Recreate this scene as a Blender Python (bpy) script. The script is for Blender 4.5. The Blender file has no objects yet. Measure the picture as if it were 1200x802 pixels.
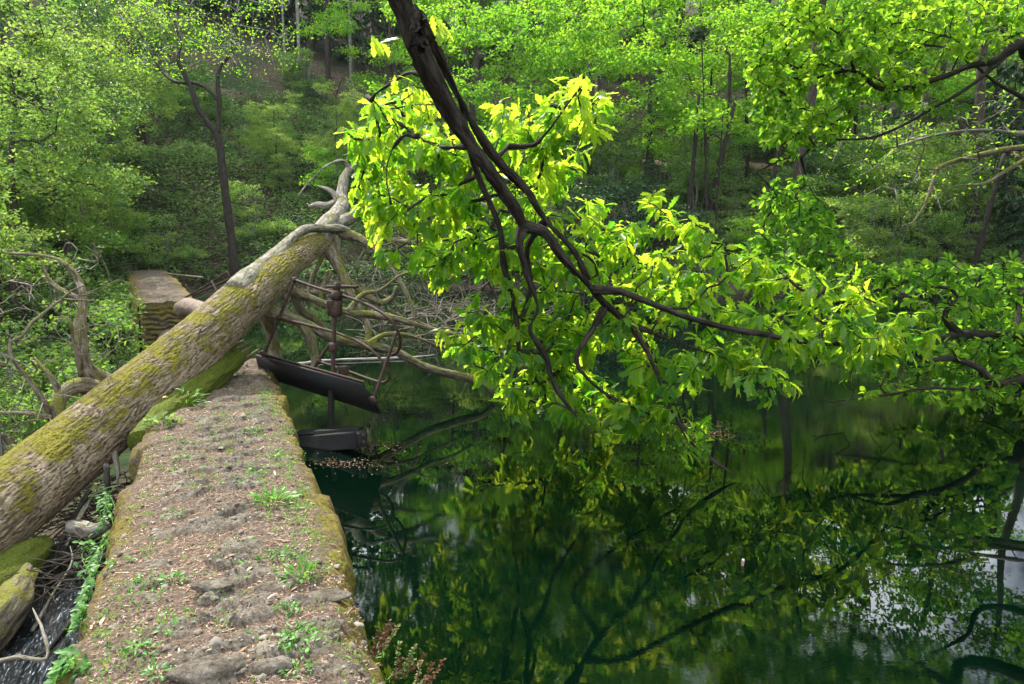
import bpy, math, random
import numpy as np
from mathutils import Vector

# ------------------------------------------------------------------ camera, sky, sun
S = bpy.context.scene
C = S.collection
PITCH = math.radians(9.0)
CAM = np.array([0.0, 0.0, 2.2])
cd = bpy.data.cameras.new('camera'); cam = bpy.data.objects.new('camera', cd); C.objects.link(cam)
cam.location = CAM; cam.rotation_euler = (math.pi/2 - PITCH, 0, 0)
cd.sensor_width = 36; cd.lens = 24.0; cd.clip_start = 0.05; cd.clip_end = 2000
S.camera = cam
SUN_EL, SUN_AZ = math.radians(52), math.radians(-38)      # azimuth measured from +Y towards +X
W = bpy.data.worlds.new('World'); S.world = W; W.use_nodes = True
nt = W.node_tree; nt.nodes.clear()
out = nt.nodes.new('ShaderNodeOutputWorld'); bg = nt.nodes.new('ShaderNodeBackground')
sky = nt.nodes.new('ShaderNodeTexSky'); sky.sky_type = 'NISHITA'; sky.sun_disc = False
sky.sun_elevation = SUN_EL; sky.sun_rotation = SUN_AZ; sky.dust_density = 2.0; sky.ozone_density = 1.0
tcw = nt.nodes.new('ShaderNodeTexCoord'); nzw = nt.nodes.new('ShaderNodeTexNoise')
nzw.inputs['Scale'].default_value = 2.2; nzw.inputs['Detail'].default_value = 6; nzw.inputs['Roughness'].default_value = .6
rw = nt.nodes.new('ShaderNodeValToRGB'); rw.color_ramp.elements[0].position = .44; rw.color_ramp.elements[1].position = .54
mxw = nt.nodes.new('ShaderNodeMix'); mxw.data_type = 'RGBA'
mxw.inputs[7].default_value = (33.0, 35.5, 39.0, 1)       # sunlit white cloud
nt.links.new(tcw.outputs['Generated'], nzw.inputs['Vector']); nt.links.new(nzw.outputs['Fac'], rw.inputs['Fac'])
nt.links.new(rw.outputs['Color'], mxw.inputs[0]); nt.links.new(sky.outputs[0], mxw.inputs[6])
nt.links.new(mxw.outputs[2], bg.inputs['Color']); nt.links.new(bg.outputs[0], out.inputs[0])
bg.inputs['Strength'].default_value = 0.065
sd = bpy.data.lights.new('sun', 'SUN'); sd.energy = 5.0; sd.angle = math.radians(0.6); sd.color = (1.0, .95, .86)
so = bpy.data.objects.new('sun', sd); C.objects.link(so)
sdir = Vector((math.sin(SUN_AZ)*math.cos(SUN_EL), math.cos(SUN_AZ)*math.cos(SUN_EL), math.sin(SUN_EL)))
so.rotation_euler = sdir.to_track_quat('Z', 'Y').to_euler()
S.view_settings.view_transform = 'Standard'; S.view_settings.look = 'None'
S.view_settings.gamma = 1.0; S.view_settings.exposure = 1.06; S.view_settings.use_curve_mapping = False
S.render.engine = 'CYCLES'
S.cycles.max_bounces = 7; S.cycles.diffuse_bounces = 3; S.cycles.glossy_bounces = 3; S.cycles.transmission_bounces = 4
S.cycles.transparent_max_bounces = 4; S.cycles.use_denoising = True; S.cycles.caustics_reflective = False
S.cycles.caustics_refractive = False; S.cycles.volume_bounces = 0; S.cycles.sample_clamp_indirect = 6.0

# ------------------------------------------------------------------ numeric helpers
RNG = np.random.default_rng(7)
_perm = np.random.default_rng(3).permutation(256); _perm = np.concatenate([_perm, _perm])
_val = np.random.default_rng(4).random(512)
def vnoise(x, y, z=0.0):
    x, y, z = np.broadcast_arrays(np.asarray(x, float), np.asarray(y, float), np.asarray(z, float))
    xi, yi, zi = np.floor(x).astype(int), np.floor(y).astype(int), np.floor(z).astype(int)
    fx, fy, fz = x-xi, y-yi, z-zi
    fx = fx*fx*(3-2*fx); fy = fy*fy*(3-2*fy); fz = fz*fz*(3-2*fz)
    def h(a, b, c): return _val[_perm[(_perm[(_perm[a & 255]+b) & 255]+c) & 255]]
    r = 0
    for a in (0, 1):
        for b in (0, 1):
            for c in (0, 1):
                r = r + h(xi+a, yi+b, zi+c)*(fx if a else 1-fx)*(fy if b else 1-fy)*(fz if c else 1-fz)
    return r*2-1
def fbm(x, y, z=0.0, o=4):
    r, a = 0, 1.0
    for k in range(o):
        r = r + a*vnoise(np.asarray(x)*2**k+k*17.3, np.asarray(y)*2**k+k*5.1, np.asarray(z)*2**k); a *= .5
    return r/1.8
def worley(x, y, seed=0):
    """nearest jittered cell point: distance and the cell's random number"""
    xi, yi = np.floor(x).astype(int), np.floor(y).astype(int)
    best = np.full(x.shape, 9.0); rid = np.zeros(x.shape)
    for a in (-1, 0, 1):
        for b in (-1, 0, 1):
            cx, cy = xi+a, yi+b
            k = _perm[(_perm[(cx+seed) & 255]+cy) & 255]
            px, py = cx+_val[k], cy+_val[(k+91) & 255]
            d = np.hypot(x-px, y-py); m = d < best
            best = np.where(m, d, best); rid = np.where(m, _val[(k+177) & 255], rid)
    return best, rid
def sstep(a, b, x):
    t = np.clip((x-a)/(b-a), 0, 1); return t*t*(3-2*t)
def ray(px, py):
    x, y = (px-600)/800.0, (401-py)/800.0
    c, s = math.cos(PITCH), math.sin(PITCH)
    return np.array([x, c+y*s, y*c-s])
def P(px, py, d):
    """point seen at that place of the photo, d metres in front of the camera"""
    return CAM + ray(px, py)*d
def nrm(v): return v/np.maximum(np.linalg.norm(v, axis=-1, keepdims=True), 1e-9)

# ------------------------------------------------------------------ terrain
WU = np.array([-.391, .920]); WV = np.array([.920, .391]); WO = np.array([-.08, 0.0])
WTOP = 0.6
def wall_sv(x, y):
    dx = x-WO[0]; return dx*WU[0]+y*WU[1], dx*WV[0]+y*WV[1]
def shoreY(x):
    return 27.5 + 1.3*np.sin(x*.23+1) + np.where(x < -12, (x+12)*.9, 0) + np.where(x > 24, -np.minimum(x-24, 9)*1.0, 0)
def hprof(d):
    return np.where(d < 0, .4*d, np.where(d < 10, .58*d, np.where(d < 12, 5.8+.06*(d-10), 5.92+.47*(d-12))))
def H(x, y, detail=True):
    x, y = np.asarray(x, float), np.asarray(y, float)
    s, v = wall_sv(x, y)
    d = (y-shoreY(x))
    hill = np.minimum(hprof(d*.96), 44)
    hl = np.minimum(.50*(-x-12.5), 30)
    right = np.minimum(.45*(x-np.where(y < 7, 8.6, 8.6+1.02*(y-7))), 3.5)
    back = .3*(-7-y)
    pond = np.maximum.reduce([np.full_like(x, -1.6), hill, right, back])
    left = np.maximum(-.42-.55*(-v-.9), -2.3)
    left = np.where(s > 8.8, np.minimum(left, -1.1), left)
    left = np.maximum.reduce([left, hill, hl, back-1.5])
    t = sstep(-.35, .35, v)
    h = left*(1-t)+pond*t
    k = sstep(-.3, 1.5, h)
    if detail:
        h = h + fbm(x*.25, y*.25)*.9*k + fbm(x*1.1, y*1.1, 3.0)*.22
    return h
def ground_at(px, py, dmax=90.0):
    r = ray(px, py); t = np.linspace(6, dmax, 1400)
    p = CAM[None, :]+r[None, :]*t[:, None]
    hit = np.nonzero(p[:, 2] < H(p[:, 0], p[:, 1]))[0]
    i = hit[0] if len(hit) else len(t)-1
    q = p[i]; return np.array([q[0], q[1], float(H(q[0], q[1]))])

# ------------------------------------------------------------------ mesh builder
class MB:
    def __init__(s): s.V = []; s.F = []; s.T = []; s.A = []; s.n = 0
    def add(s, V, F, tone=0.5, tube=None):
        V = np.asarray(V, float).reshape(-1, 3); s.V.append(V)
        for f in (F if isinstance(F, list) else [F]):
            f = np.asarray(f)
            if len(f): s.F.append(f+s.n)
        s.T.append(np.broadcast_to(np.asarray(tone, float), (len(V),)))
        s.A.append(V if tube is None else tube)
        s.n += len(V)
    def build(s, name, mat, parent=None, smooth=True, extra=None):
        V = np.concatenate(s.V); T = np.concatenate(s.T); A = np.concatenate(s.A)
        me = bpy.data.meshes.new(name)
        me.vertices.add(len(V)); me.vertices.foreach_set('co', V.astype(np.float32).ravel())
        loops = np.concatenate([f.ravel() for f in s.F]); tot = np.concatenate([np.full(len(f), f.shape[1]) for f in s.F])
        me.loops.add(len(loops)); me.loops.foreach_set('vertex_index', loops.astype(np.int32))
        me.polygons.add(len(tot)); me.polygons.foreach_set('loop_start', (np.cumsum(tot)-tot).astype(np.int32))
        try: me.polygons.foreach_set('loop_total', tot.astype(np.int32))
        except Exception: pass
        me.update(calc_edges=True)
        if smooth: me.polygons.foreach_set('use_smooth', np.ones(len(tot), bool))
        a = me.attributes.new('tone', 'FLOAT', 'POINT'); a.data.foreach_set('value', T.astype(np.float32))
        a = me.attributes.new('tube', 'FLOAT_VECTOR', 'POINT'); a.data.foreach_set('vector', A.astype(np.float32).ravel())
        for k, arr in (extra or {}).items():
            a = me.attributes.new(k, 'FLOAT', 'POINT'); a.data.foreach_set('value', np.asarray(arr, np.float32))
        if mat: me.materials.append(mat)
        o = bpy.data.objects.new(name, me); C.objects.link(o)
        if parent is not None: o.parent = parent
        return o
def tag(o, label=None, cat=None, group=None, kind=None):
    for k, v in (('label', label), ('category', cat), ('group', group), ('kind', kind)):
        if v: o[k] = v
    return o
def empty(name, loc, label, cat, group=None, rz=0.0, sc=1.0):
    o = bpy.data.objects.new(name, None); C.objects.link(o); o.location = tuple(float(a) for a in loc)
    o.rotation_euler = (0, 0, rz); o.scale = (sc, sc, sc); o.empty_display_size = .2
    return tag(o, label, cat, group)
def shift(mbs, loc):
    for m in mbs: m.V = [v-np.asarray(loc) for v in m.V]
def copy_tree(o, loc, rz, sc, label, group=None, squash=1.0):
    r = o.copy(); C.objects.link(r); r.location = tuple(float(a) for a in loc); r.rotation_euler = (0, 0, rz); r.scale = (sc, sc, sc*squash)
    r['label'] = label
    if group: r['group'] = group
    for ch in list(o.children):
        c = ch.copy(); C.objects.link(c); c.parent = r
    return r

def spline(pts, rad, step):
    pts = np.asarray(pts, float); rad = np.asarray(rad, float)
    if len(pts) < 3:
        n = max(2, int(np.linalg.norm(pts[-1]-pts[0])/step)+1); t = np.linspace(0, 1, n)[:, None]
        return pts[0]+(pts[-1]-pts[0])*t, rad[0]+(rad[-1]-rad[0])*t[:, 0]
    p = np.vstack([2*pts[0]-pts[1], pts, 2*pts[-1]-pts[-2]]); op = []; orr = []
    for i in range(1, len(p)-2):
        n = max(1, int(np.linalg.norm(p[i+1]-p[i])/step)); t = (np.arange(n)/n)[:, None]
        a, b, c, d = p[i-1], p[i], p[i+1], p[i+2]
        op.append(.5*(2*b+(c-a)*t+(2*a-5*b+4*c-d)*t**2+(-a+3*b-3*c+d)*t**3))
        orr.append(rad[i-1]+(rad[i]-rad[i-1])*t[:, 0])
    op.append(pts[-1:]); orr.append(rad[-1:])
    return np.vstack(op), np.concatenate(orr)
def tube(mb, pts, rad, sides=8, tone=.5, cap=True, disp=None, seed=0.0):
    pts = np.asarray(pts, float); m = len(pts); rad = np.broadcast_to(np.asarray(rad, float), (m,))
    tan = nrm(np.gradient(pts, axis=0)); ref = np.array([0, 0, 1.0]) if abs(tan[0, 2]) < .9 else np.array([1.0, 0, 0])
    N = np.zeros((m, 3)); n = nrm(np.cross(tan[0], ref))
    for i in range(m):
        n = n-tan[i]*np.dot(n, tan[i]); n = n/max(np.linalg.norm(n), 1e-9); N[i] = n
    B = np.cross(tan, N); L = np.concatenate([[0], np.cumsum(np.linalg.norm(np.diff(pts, axis=0), axis=1))])
    th = np.arange(sides)/sides*2*math.pi; c, s_ = np.cos(th), np.sin(th)
    R = np.repeat(rad[:, None], sides, 1); dn = c[None, :, None]*N[:, None, :]+s_[None, :, None]*B[:, None, :]
    if disp is not None:
        dz = disp(c[None, :]*R, s_[None, :]*R, np.repeat(L[:, None], sides, 1), dn)
        if isinstance(dz, tuple): dz, tone = dz; tone = np.concatenate([tone.ravel(), [.3, .3]] if cap else [tone.ravel()])
        R = R+dz
    V = pts[:, None, :]+dn*R[:, :, None]
    A = np.stack([c[None, :]*R+seed, s_[None, :]*R, np.repeat(L[:, None], sides, 1)], -1)
    V = V.reshape(-1, 3); A = A.reshape(-1, 3)
    i = np.arange(m-1)[:, None]*sides; j = np.arange(sides)[None, :]; k = (j+1) % sides
    F = [np.stack([i+j, i+k, i+sides+k, i+sides+j], -1).reshape(-1, 4)]
    if cap:
        V = np.vstack([V, pts[0], pts[-1]]); A = np.vstack([A, [seed, 0, 0], [seed, 0, L[-1]]])
        a, b = m*sides, m*sides+1; j = np.arange(sides); k = (j+1) % sides
        F.append(np.stack([np.full(sides, a), k, j], -1)); F.append(np.stack([np.full(sides, b), (m-1)*sides+j, (m-1)*sides+k], -1))
    mb.add(V, F, tone, A)
def box(mb, c, sx, sy, sz, rz=0.0, R=None, bev=.006, tone=.5):
    """bevelled box: each edge cut once"""
    hx, hy, hz = sx/2, sy/2, sz/2; b = min(bev, hx*.4, hy*.4, hz*.4); V = []
    for ax in range(3):
        for sg in (-1, 1):
            h = [hx-b, hy-b, hz-b]; h[ax] = [hx, hy, hz][ax]
            o1, o2 = [(1, 2), (2, 0), (0, 1)][ax]
            for a1, a2 in ((-1, -1), (1, -1), (1, 1), (-1, 1)):
                q = [0, 0, 0]; q[ax] = sg*h[ax]; q[o1] = a1*h[o1]; q[o2] = a2*h[o2]; V.append(q)
    V = np.array(V, float); F4 = []; F3 = []
    for f in range(6):
        q = [f*4+i for i in range(4)]; F4.append(q if f % 2 else q[::-1])
    def near(pred): return [i for i in range(24) if pred(V[i])]
    for ax in range(3):
        o1, o2 = [(1, 2), (2, 0), (0, 1)][ax]
        for s1 in (-1, 1):
            for s2 in (-1, 1):
                fa = (o1*2+(s1 > 0))*4; fb = (o2*2+(s2 > 0))*4
                ia = [i for i in range(fa, fa+4) if V[i][o2]*s2 > 0]; ib = [i for i in range(fb, fb+4) if V[i][o1]*s1 > 0]
                ia.sort(key=lambda i: V[i][ax]); ib.sort(key=lambda i: V[i][ax])
                F4.append([ia[0], ia[1], ib[1], ib[0]])
    for sx_ in (-1, 1):
        for sy_ in (-1, 1):
            for sz_ in (-1, 1):
                F3.append([i for i in range(24) if V[i][0]*sx_ > 0 and V[i][1]*sy_ > 0 and V[i][2]*sz_ > 0])
    if R is None: R = np.array([[math.cos(rz), -math.sin(rz), 0], [math.sin(rz), math.cos(rz), 0], [0, 0, 1]])
    mb.add(V@np.asarray(R).T+np.asarray(c), [np.array(F4), np.array(F3)], tone)

# ------------------------------------------------------------------ leaves
def leaf_template(stations, widths, fold=.25, bend=.5, wave=0.0):
    V = []; F = []
    for i, (t, w) in enumerate(zip(stations, widths)):
        z = -bend*t*t*.5; x = t*(1-.16*bend*t)
        V += [[x, w, z+fold*w+wave*math.sin(t*19)], [x, 0, z], [x, -w, z+fold*w-wave*math.sin(t*19)]]
    n = len(stations)
    for i in range(n-1):
        a = i*3; F += [[a, a+1, a+4, a+3], [a+1, a+2, a+5, a+4]]
    return np.array(V), np.array(F)
OS = [0, .09, .18, .27, .34, .44, .50, .61, .68, .79, .86, .95, 1.0]
OW = [.008, .02, .10, .06, .19, .20, .12, .27, .15, .25, .11, .09, .01]
OW = [w*.74 for w in OW]
OAK = [leaf_template(OS, OW, f, b, w) for f, b, w in ((.3, .5, .01), (.5, .9, .015), (.15, .25, .01), (.7, 1.2, .01), (.4, -.2, .02))]
OAK += [leaf_template([0, .1, .22, .3, .42, .5, .6, .7, .8, .88, 1.0], [.008, .03, .11, .05, .16, .09, .20, .12, .17, .07, .01], .35, 1.7, .012), leaf_template([0, .12, .2, .32, .4, .52, .6, .74, .82, .93, 1.0], [.008, .06, .05, .13, .10, .19, .13, .21, .12, .08, .01], .6, .1, -.02)]
MID = [leaf_template([0, .3, .7, 1], [.01, .2, .24, .02], f, b) for f, b in ((.3, .4), (.5, .8), (.1, -.2))]
SML = [(np.array([[0, 0, 0], [.5, .28, .1], [1, 0, -.1*b], [.5, -.28, .1]]), np.array([[0, 3, 2], [0, 2, 1]])) for b in (1, 3)]
NAR = [leaf_template([0, .35, .75, 1], [.01, .09, .07, .004], .3, b) for b in (.4, 1.0)]
def leaves(mb, tmpl, pos, dirs, ups, size, tone, rng=RNG):
    n = len(pos)
    if not n: return
    d = nrm(dirs); y = nrm(np.cross(ups, d)); z = np.cross(d, y)
    which = rng.integers(0, len(tmpl), n); size = np.broadcast_to(size, (n,)); tone = np.broadcast_to(tone, (n,))
    for k, (TV, TF) in enumerate(tmpl):
        m = which == k; c = m.sum()
        if not c: continue
        V = (TV[None, :, 0:1]*d[m][:, None, :]+TV[None, :, 1:2]*y[m][:, None, :]+TV[None, :, 2:3]*z[m][:, None, :])*size[m][:, None, None]+pos[m][:, None, :]
        F = (TF[None]+(np.arange(c)*len(TV))[:, None, None]).reshape(-1, TF.shape[1])
        mb.add(V.reshape(-1, 3), F, np.repeat(tone[m], len(TV)))
def rdir(n, rng=RNG): return nrm(rng.normal(size=(n, 3)))

# ------------------------------------------------------------------ skeletons that grow towards target points
class Skel:
    def __init__(s): s.P = np.zeros((4096, 3)); s.par = np.full(4096, -1); s.fix = np.zeros(4096); s.D = np.zeros(4096); s.n = 0; s.w = np.ones(4096)
    def node(s, p, par, fix=0.0):
        if s.n == len(s.P):
            for k in ('P', 'par', 'fix', 'D', 'w'):
                a = getattr(s, k); setattr(s, k, np.concatenate([a, np.full_like(a, 1 if k == 'w' else 0)]))
        i = s.n; s.P[i] = p; s.par[i] = par; s.fix[i] = fix
        s.D[i] = 0 if par < 0 else s.D[par]+np.linalg.norm(s.P[par]-s.P[i]); s.n += 1
        return i
    def line(s, pts, rad, parent=-1, step=.12):
        q, r = spline(pts, rad, step); idx = []
        if parent == 'near': parent = int(np.argmin(np.linalg.norm(s.P[:s.n]-q[0], axis=1)))
        for a, b in zip(q, r): parent = s.node(a, parent, b); idx.append(parent)
        return idx, q, r
    def grow(s, targets, step=.1, jit=.05, sag=.0, back=.25, rng=RNG, curve=.35):
        T = np.asarray(targets); res = []
        d0 = np.array([np.min(np.linalg.norm(s.P[:s.n]-t, axis=1)) for t in T]) if len(T) else []
        for ti in np.argsort(d0):
            t = T[ti]; d = np.linalg.norm(s.P[:s.n]-t, axis=1)
            i = int(np.argmin(d+back*np.maximum(0, s.D[:s.n]-0)*.15)); p0 = s.P[i]; L = d[i]
            pd = s.P[i]-s.P[s.par[i]] if s.par[i] >= 0 else np.array([0, 0, 1.0])
            pd = pd/max(np.linalg.norm(pd), 1e-6)
            c = p0+pd*L*curve+np.array([0, 0, L*sag]); k = max(2, int(L/step)); j = i; last = p0
            for q in range(1, k+1):
                u = q/k; p = p0*(1-u)**2+2*c*u*(1-u)+t*u*u
                if q < k: p = p+rng.normal(size=3)*jit*min(L/k, .5)*1.6
                j = s.node(p, j)
            res.append((j, ti))
        return res
    def radii(s, tip=.003, ex=2.4):
        acc = np.zeros(s.n); r = np.zeros(s.n)
        for i in range(s.n-1, -1, -1):
            r[i] = max(tip, acc[i]**(1/ex)) if acc[i] > 0 else tip
            if s.fix[i] > 0: r[i] = s.fix[i]
            if s.par[i] >= 0 and not s.fix[i] > 0: acc[s.par[i]] += (r[i]*1.0)**ex
        return r
    def tubes(s, mb, tip=.003, ex=2.4, fixed=False, rmax=9, minr=0, coarse=1.0):
        r = s.radii(tip, ex); kids = [[] for _ in range(s.n)]; roots = []
        for i in range(s.n):
            if s.par[i] >= 0: kids[s.par[i]].append(i)
            else: roots.append(i)
        st = [(-1, q) for q in roots]
        while st:
            a, b = st.pop(); ch = ([a] if a >= 0 else [])+[b]; cur = b
            while kids[cur]:
                ks = sorted(kids[cur], key=lambda q: -r[q]); 
                for o in ks[1:]: st.append((cur, o))
                cur = ks[0]; ch.append(cur)
            if all(s.fix[q] > 0 for q in ch) and not fixed: continue
            rr = r[ch].copy(); rr[0] = min(rr[0], rr[1]*1.25) if len(rr) > 1 else rr[0]
            if len(ch) < 2: continue
            rr = np.minimum(rr, rmax)
            sides = 9 if rr[0] > .05*coarse else 6 if rr[0] > .018*coarse else 4 if rr[0] > .007*coarse else 3
            tube(mb, s.P[ch], rr, sides, cap=False, seed=float(len(ch) % 7))
        return r

# ------------------------------------------------------------------ materials
def new_mat(name):
    m = bpy.data.materials.new(name); m.use_nodes = True; n = m.node_tree; n.nodes.clear()
    o = n.nodes.new('ShaderNodeOutputMaterial'); return m, n, o
def N(n, t, **kw):
    x = n.nodes.new(t)
    for k, v in kw.items():
        if k.startswith('i_'): x.inputs[k[2:].replace('_', ' ')].default_value = v
        else: setattr(x, k, v)
    return x
def ramp(n, src, stops):
    r = N(n, 'ShaderNodeValToRGB'); e = r.color_ramp.elements
    while len(e) > 1: e.remove(e[-1])
    e[0].position = stops[0][0]; e[0].color = (*stops[0][1], 1)
    for p, c in stops[1:]:
        q = e.new(p); q.color = (*c, 1)
    n.links.new(src, r.inputs['Fac']); return r.outputs['Color']
def mixc(n, fac, a, b):
    m = N(n, 'ShaderNodeMix', data_type='RGBA')
    for s_, v in ((0, fac), (6, a), (7, b)):
        if hasattr(v, 'is_output'): n.links.new(v, m.inputs[s_])
        else: m.inputs[s_].default_value = v if s_ == 0 else (*v, 1)
    return m.outputs[2]
def math_(n, op, a, b=None, clamp=False):
    m = N(n, 'ShaderNodeMath', operation=op); m.use_clamp = clamp
    for i, v in ((0, a), (1, b)):
        if v is None: continue
        if hasattr(v, 'is_output'): n.links.new(v, m.inputs[i])
        else: m.inputs[i].default_value = v
    return m.outputs[0]
def attr(n, name, o='Fac'): return N(n, 'ShaderNodeAttribute', attribute_name=name).outputs[o]
def noise(n, vec, sc, det=4, rough=.55, vscale=None, dist=0):
    if vscale is not None:
        mp = N(n, 'ShaderNodeMapping'); mp.inputs['Scale'].default_value = vscale; n.links.new(vec, mp.inputs[0]); vec = mp.outputs[0]
    t = N(n, 'ShaderNodeTexNoise'); t.inputs['Scale'].default_value = sc; t.inputs['Detail'].default_value = det
    t.inputs['Roughness'].default_value = rough; t.inputs['Distortion'].default_value = dist
    n.links.new(vec, t.inputs['Vector']); return t.outputs['Fac']
def leaf_mat(name, stops, tstops, trans=.5, rough=.42, spec=.4):
    m, n, o = new_mat(name); t = attr(n, 'tone'); oi = N(n, 'ShaderNodeObjectInfo').outputs['Random']
    t2 = math_(n, 'ADD', t, math_(n, 'MULTIPLY', math_(n, 'SUBTRACT', oi, .5), .22), True)
    p = N(n, 'ShaderNodeBsdfPrincipled'); p.inputs['Roughness'].default_value = rough; p.inputs['Specular IOR Level'].default_value = spec
    n.links.new(ramp(n, t2, stops), p.inputs['Base Color'])
    tr = N(n, 'ShaderNodeBsdfTranslucent'); n.links.new(ramp(n, t2, tstops), tr.inputs['Color'])
    mx = N(n, 'ShaderNodeMixShader'); mx.inputs[0].default_value = trans
    n.links.new(p.outputs[0], mx.inputs[1]); n.links.new(tr.outputs[0], mx.inputs[2]); n.links.new(mx.outputs[0], o.inputs[0]); return m
def bark_mat(name, dark, mid, light, moss=None, mossamt=.5, sc=1.0, bump=.6, spread=.16, relief=False):
    m, n, o = new_mat(name); v = attr(n, 'tube', 'Vector')
    wob = noise(n, v, 6*sc, 2)
    fis = noise(n, v, 26*sc, 5, .65, (1, 1, .22), .6)
    fine = noise(n, v, 110*sc, 4, .6, (1, 1, .4))
    if relief: fis = math_(n, 'ADD', math_(n, 'MULTIPLY', attr(n, 'tone'), .62), math_(n, 'MULTIPLY', fis, .38))
    f2 = math_(n, 'ADD', math_(n, 'MULTIPLY', fis, .75), math_(n, 'MULTIPLY', fine, .25))
    col = ramp(n, f2, [(.36, dark), (.47, mid), (.62, light)])
    col = mixc(n, math_(n, 'MULTIPLY', wob, .45), col, tuple(c*.6 for c in mid))
    geo = N(n, 'ShaderNodeNewGeometry'); sep = N(n, 'ShaderNodeSeparateXYZ'); n.links.new(geo.outputs['Normal'], sep.inputs[0])
    h = f2
    if moss:
        mn = noise(n, geo.outputs['Position'], 4.5*sc, 8, .72)
        k = math_(n, 'ADD', math_(n, 'MULTIPLY', sep.outputs['Z'], .16), mn)
        k = math_(n, 'ADD', k, math_(n, 'MULTIPLY', fine, .18))
        mr = N(n, 'ShaderNodeMapRange'); mr.inputs['From Min'].default_value = 1.02-.5*mossamt; mr.inputs['From Max'].default_value = 1.02-.5*mossamt+spread
        n.links.new(k, mr.inputs[0]); mk = mr.outputs[0]
        mc = noise(n, geo.outputs['Position'], 60, 4, .7)
        mcol = ramp(n, mc, [(.3, tuple(c*.45 for c in moss)), (.5, moss), (.7, tuple(min(1, c*1.5) for c in moss))])
        col = mixc(n, mk, col, mcol)
        h = math_(n, 'ADD', f2, math_(n, 'MULTIPLY', mk, math_(n, 'ADD', mc, -.1)))
    p = N(n, 'ShaderNodeBsdfPrincipled'); p.inputs['Roughness'].default_value = .9; p.inputs['Specular IOR Level'].default_value = .2
    b = N(n, 'ShaderNodeBump'); b.inputs['Strength'].default_value = bump; b.inputs['Distance'].default_value = .03
    n.links.new(h, b.inputs['Height']); n.links.new(b.outputs[0], p.inputs['Normal'])
    n.links.new(col, p.inputs['Base Color']); n.links.new(p.outputs[0], o.inputs[0]); return m
def plain_mat(name, stops, rough=.8, scale=20, metal=0, bump=.3, det=6, spec=.3):
    m, n, o = new_mat(name); tc = N(n, 'ShaderNodeTexCoord').outputs['Object']
    f = noise(n, tc, scale, det, .6); p = N(n, 'ShaderNodeBsdfPrincipled')
    n.links.new(ramp(n, f, stops), p.inputs['Base Color']); p.inputs['Roughness'].default_value = rough
    p.inputs['Metallic'].default_value = metal; p.inputs['Specular IOR Level'].default_value = spec
    b = N(n, 'ShaderNodeBump'); b.inputs['Strength'].default_value = bump; b.inputs['Distance'].default_value = .01
    n.links.new(f, b.inputs['Height']); n.links.new(b.outputs[0], p.inputs['Normal']); n.links.new(p.outputs[0], o.inputs[0]); return m
def tone_mat(name, stops, rough=.85):
    m, n, o = new_mat(name); p = N(n, 'ShaderNodeBsdfPrincipled'); n.links.new(ramp(n, attr(n, 'tone'), stops), p.inputs['Base Color'])
    p.inputs['Roughness'].default_value = rough; p.inputs['Specular IOR Level'].default_value = .25; n.links.new(p.outputs[0], o.inputs[0]); return m

M = {}
M['oakleaf'] = leaf_mat('oak_leaf', [(0, (.025, .085, .02)), (.5, (.06, .16, .02)), (1, (.13, .24, .025))],
                        [(0, (.10, .34, .015)), (.45, (.30, .60, .02)), (1, (.74, .86, .05))], .68, .36, .38)
M['yleaf'] = leaf_mat('spring_leaf', [(0, (.03, .10, .015)), (.5, (.07, .18, .02)), (1, (.15, .26, .025))],
                      [(0, (.12, .33, .015)), (.5, (.23, .50, .025)), (1, (.46, .70, .035))], .62, .55, .2)
M['gleaf'] = leaf_mat('green_leaf', [(0, (.025, .07, .015)), (.5, (.065, .14, .03)), (1, (.14, .21, .05))],
                      [(0, (.05, .17, .012)), (.5, (.21, .40, .045)), (1, (.42, .57, .08))], .46, .55, .2)
M['dleaf'] = leaf_mat('evergreen_leaf', [(0, (.010, .032, .010)), (.5, (.022, .062, .018)), (1, (.05, .11, .03))],
                      [(0, (.01, .05, .01)), (.5, (.03, .11, .02)), (1, (.08, .2, .03))], .25, .45, .3)
M['under'] = leaf_mat('undergrowth_leaf', [(0, (.06, .045, .022)), (.22, (.075, .06, .025)), (.3, (.045, .085, .025)), (.6, (.07, .14, .04)), (1, (.15, .22, .065))],
                      [(0, (.05, .04, .02)), (.25, (.08, .07, .02)), (.35, (.07, .17, .03)), (1, (.22, .38, .08))], .35, .6, .25)
M['bark'] = bark_mat('dark_bark', (.006, .005, .004), (.020, .016, .012), (.062, .052, .038), (.075, .085, .02), .40, 1.0, 1.0)
M['barkfar'] = bark_mat('far_bark', (.015, .012, .009), (.045, .036, .026), (.11, .09, .065), (.08, .10, .02), .38)
M['barkpale'] = bark_mat('pale_bark', (.08, .07, .055), (.26, .24, .20), (.48, .46, .41), (.14, .15, .03), .42)
M['greytwig'] = bark_mat('grey_twig_bark', (.04, .035, .03), (.12, .11, .095), (.26, .245, .22), (.14, .15, .03), .42)
M['driftwood'] = bark_mat('drift_twig_bark', (.045, .034, .022), (.13, .105, .08), (.26, .23, .19), None)
M['trunkbark'] = bark_mat('fallen_trunk_bark', (.035, .024, .015), (.17, .125, .082), (.37, .29, .205), (.18, .162, .018), .76, 1.0, .9, .10, True)
M['mossbark'] = bark_mat('mossy_bark', (.03, .024, .015), (.15, .12, .08), (.36, .31, .24), (.16, .16, .025), .80, 1.3, .8, .12)
M['deadbark'] = bark_mat('dead_branch_bark', (.04, .03, .02), (.17, .15, .11), (.42, .39, .34), (.15, .145, .025), .58, 1.2, .7, .12)
M['moss'] = bark_mat('thick_moss', (.03, .03, .01), (.045, .055, .012), (.08, .09, .018), (.085, .105, .010), 1.5, 1.0, .8)
M['rust'] = plain_mat('rusty_pipe', [(.3, (.012, .007, .005)), (.5, (.035, .017, .012)), (.7, (.09, .048, .032))], .75, 45, .0, .4)
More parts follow.
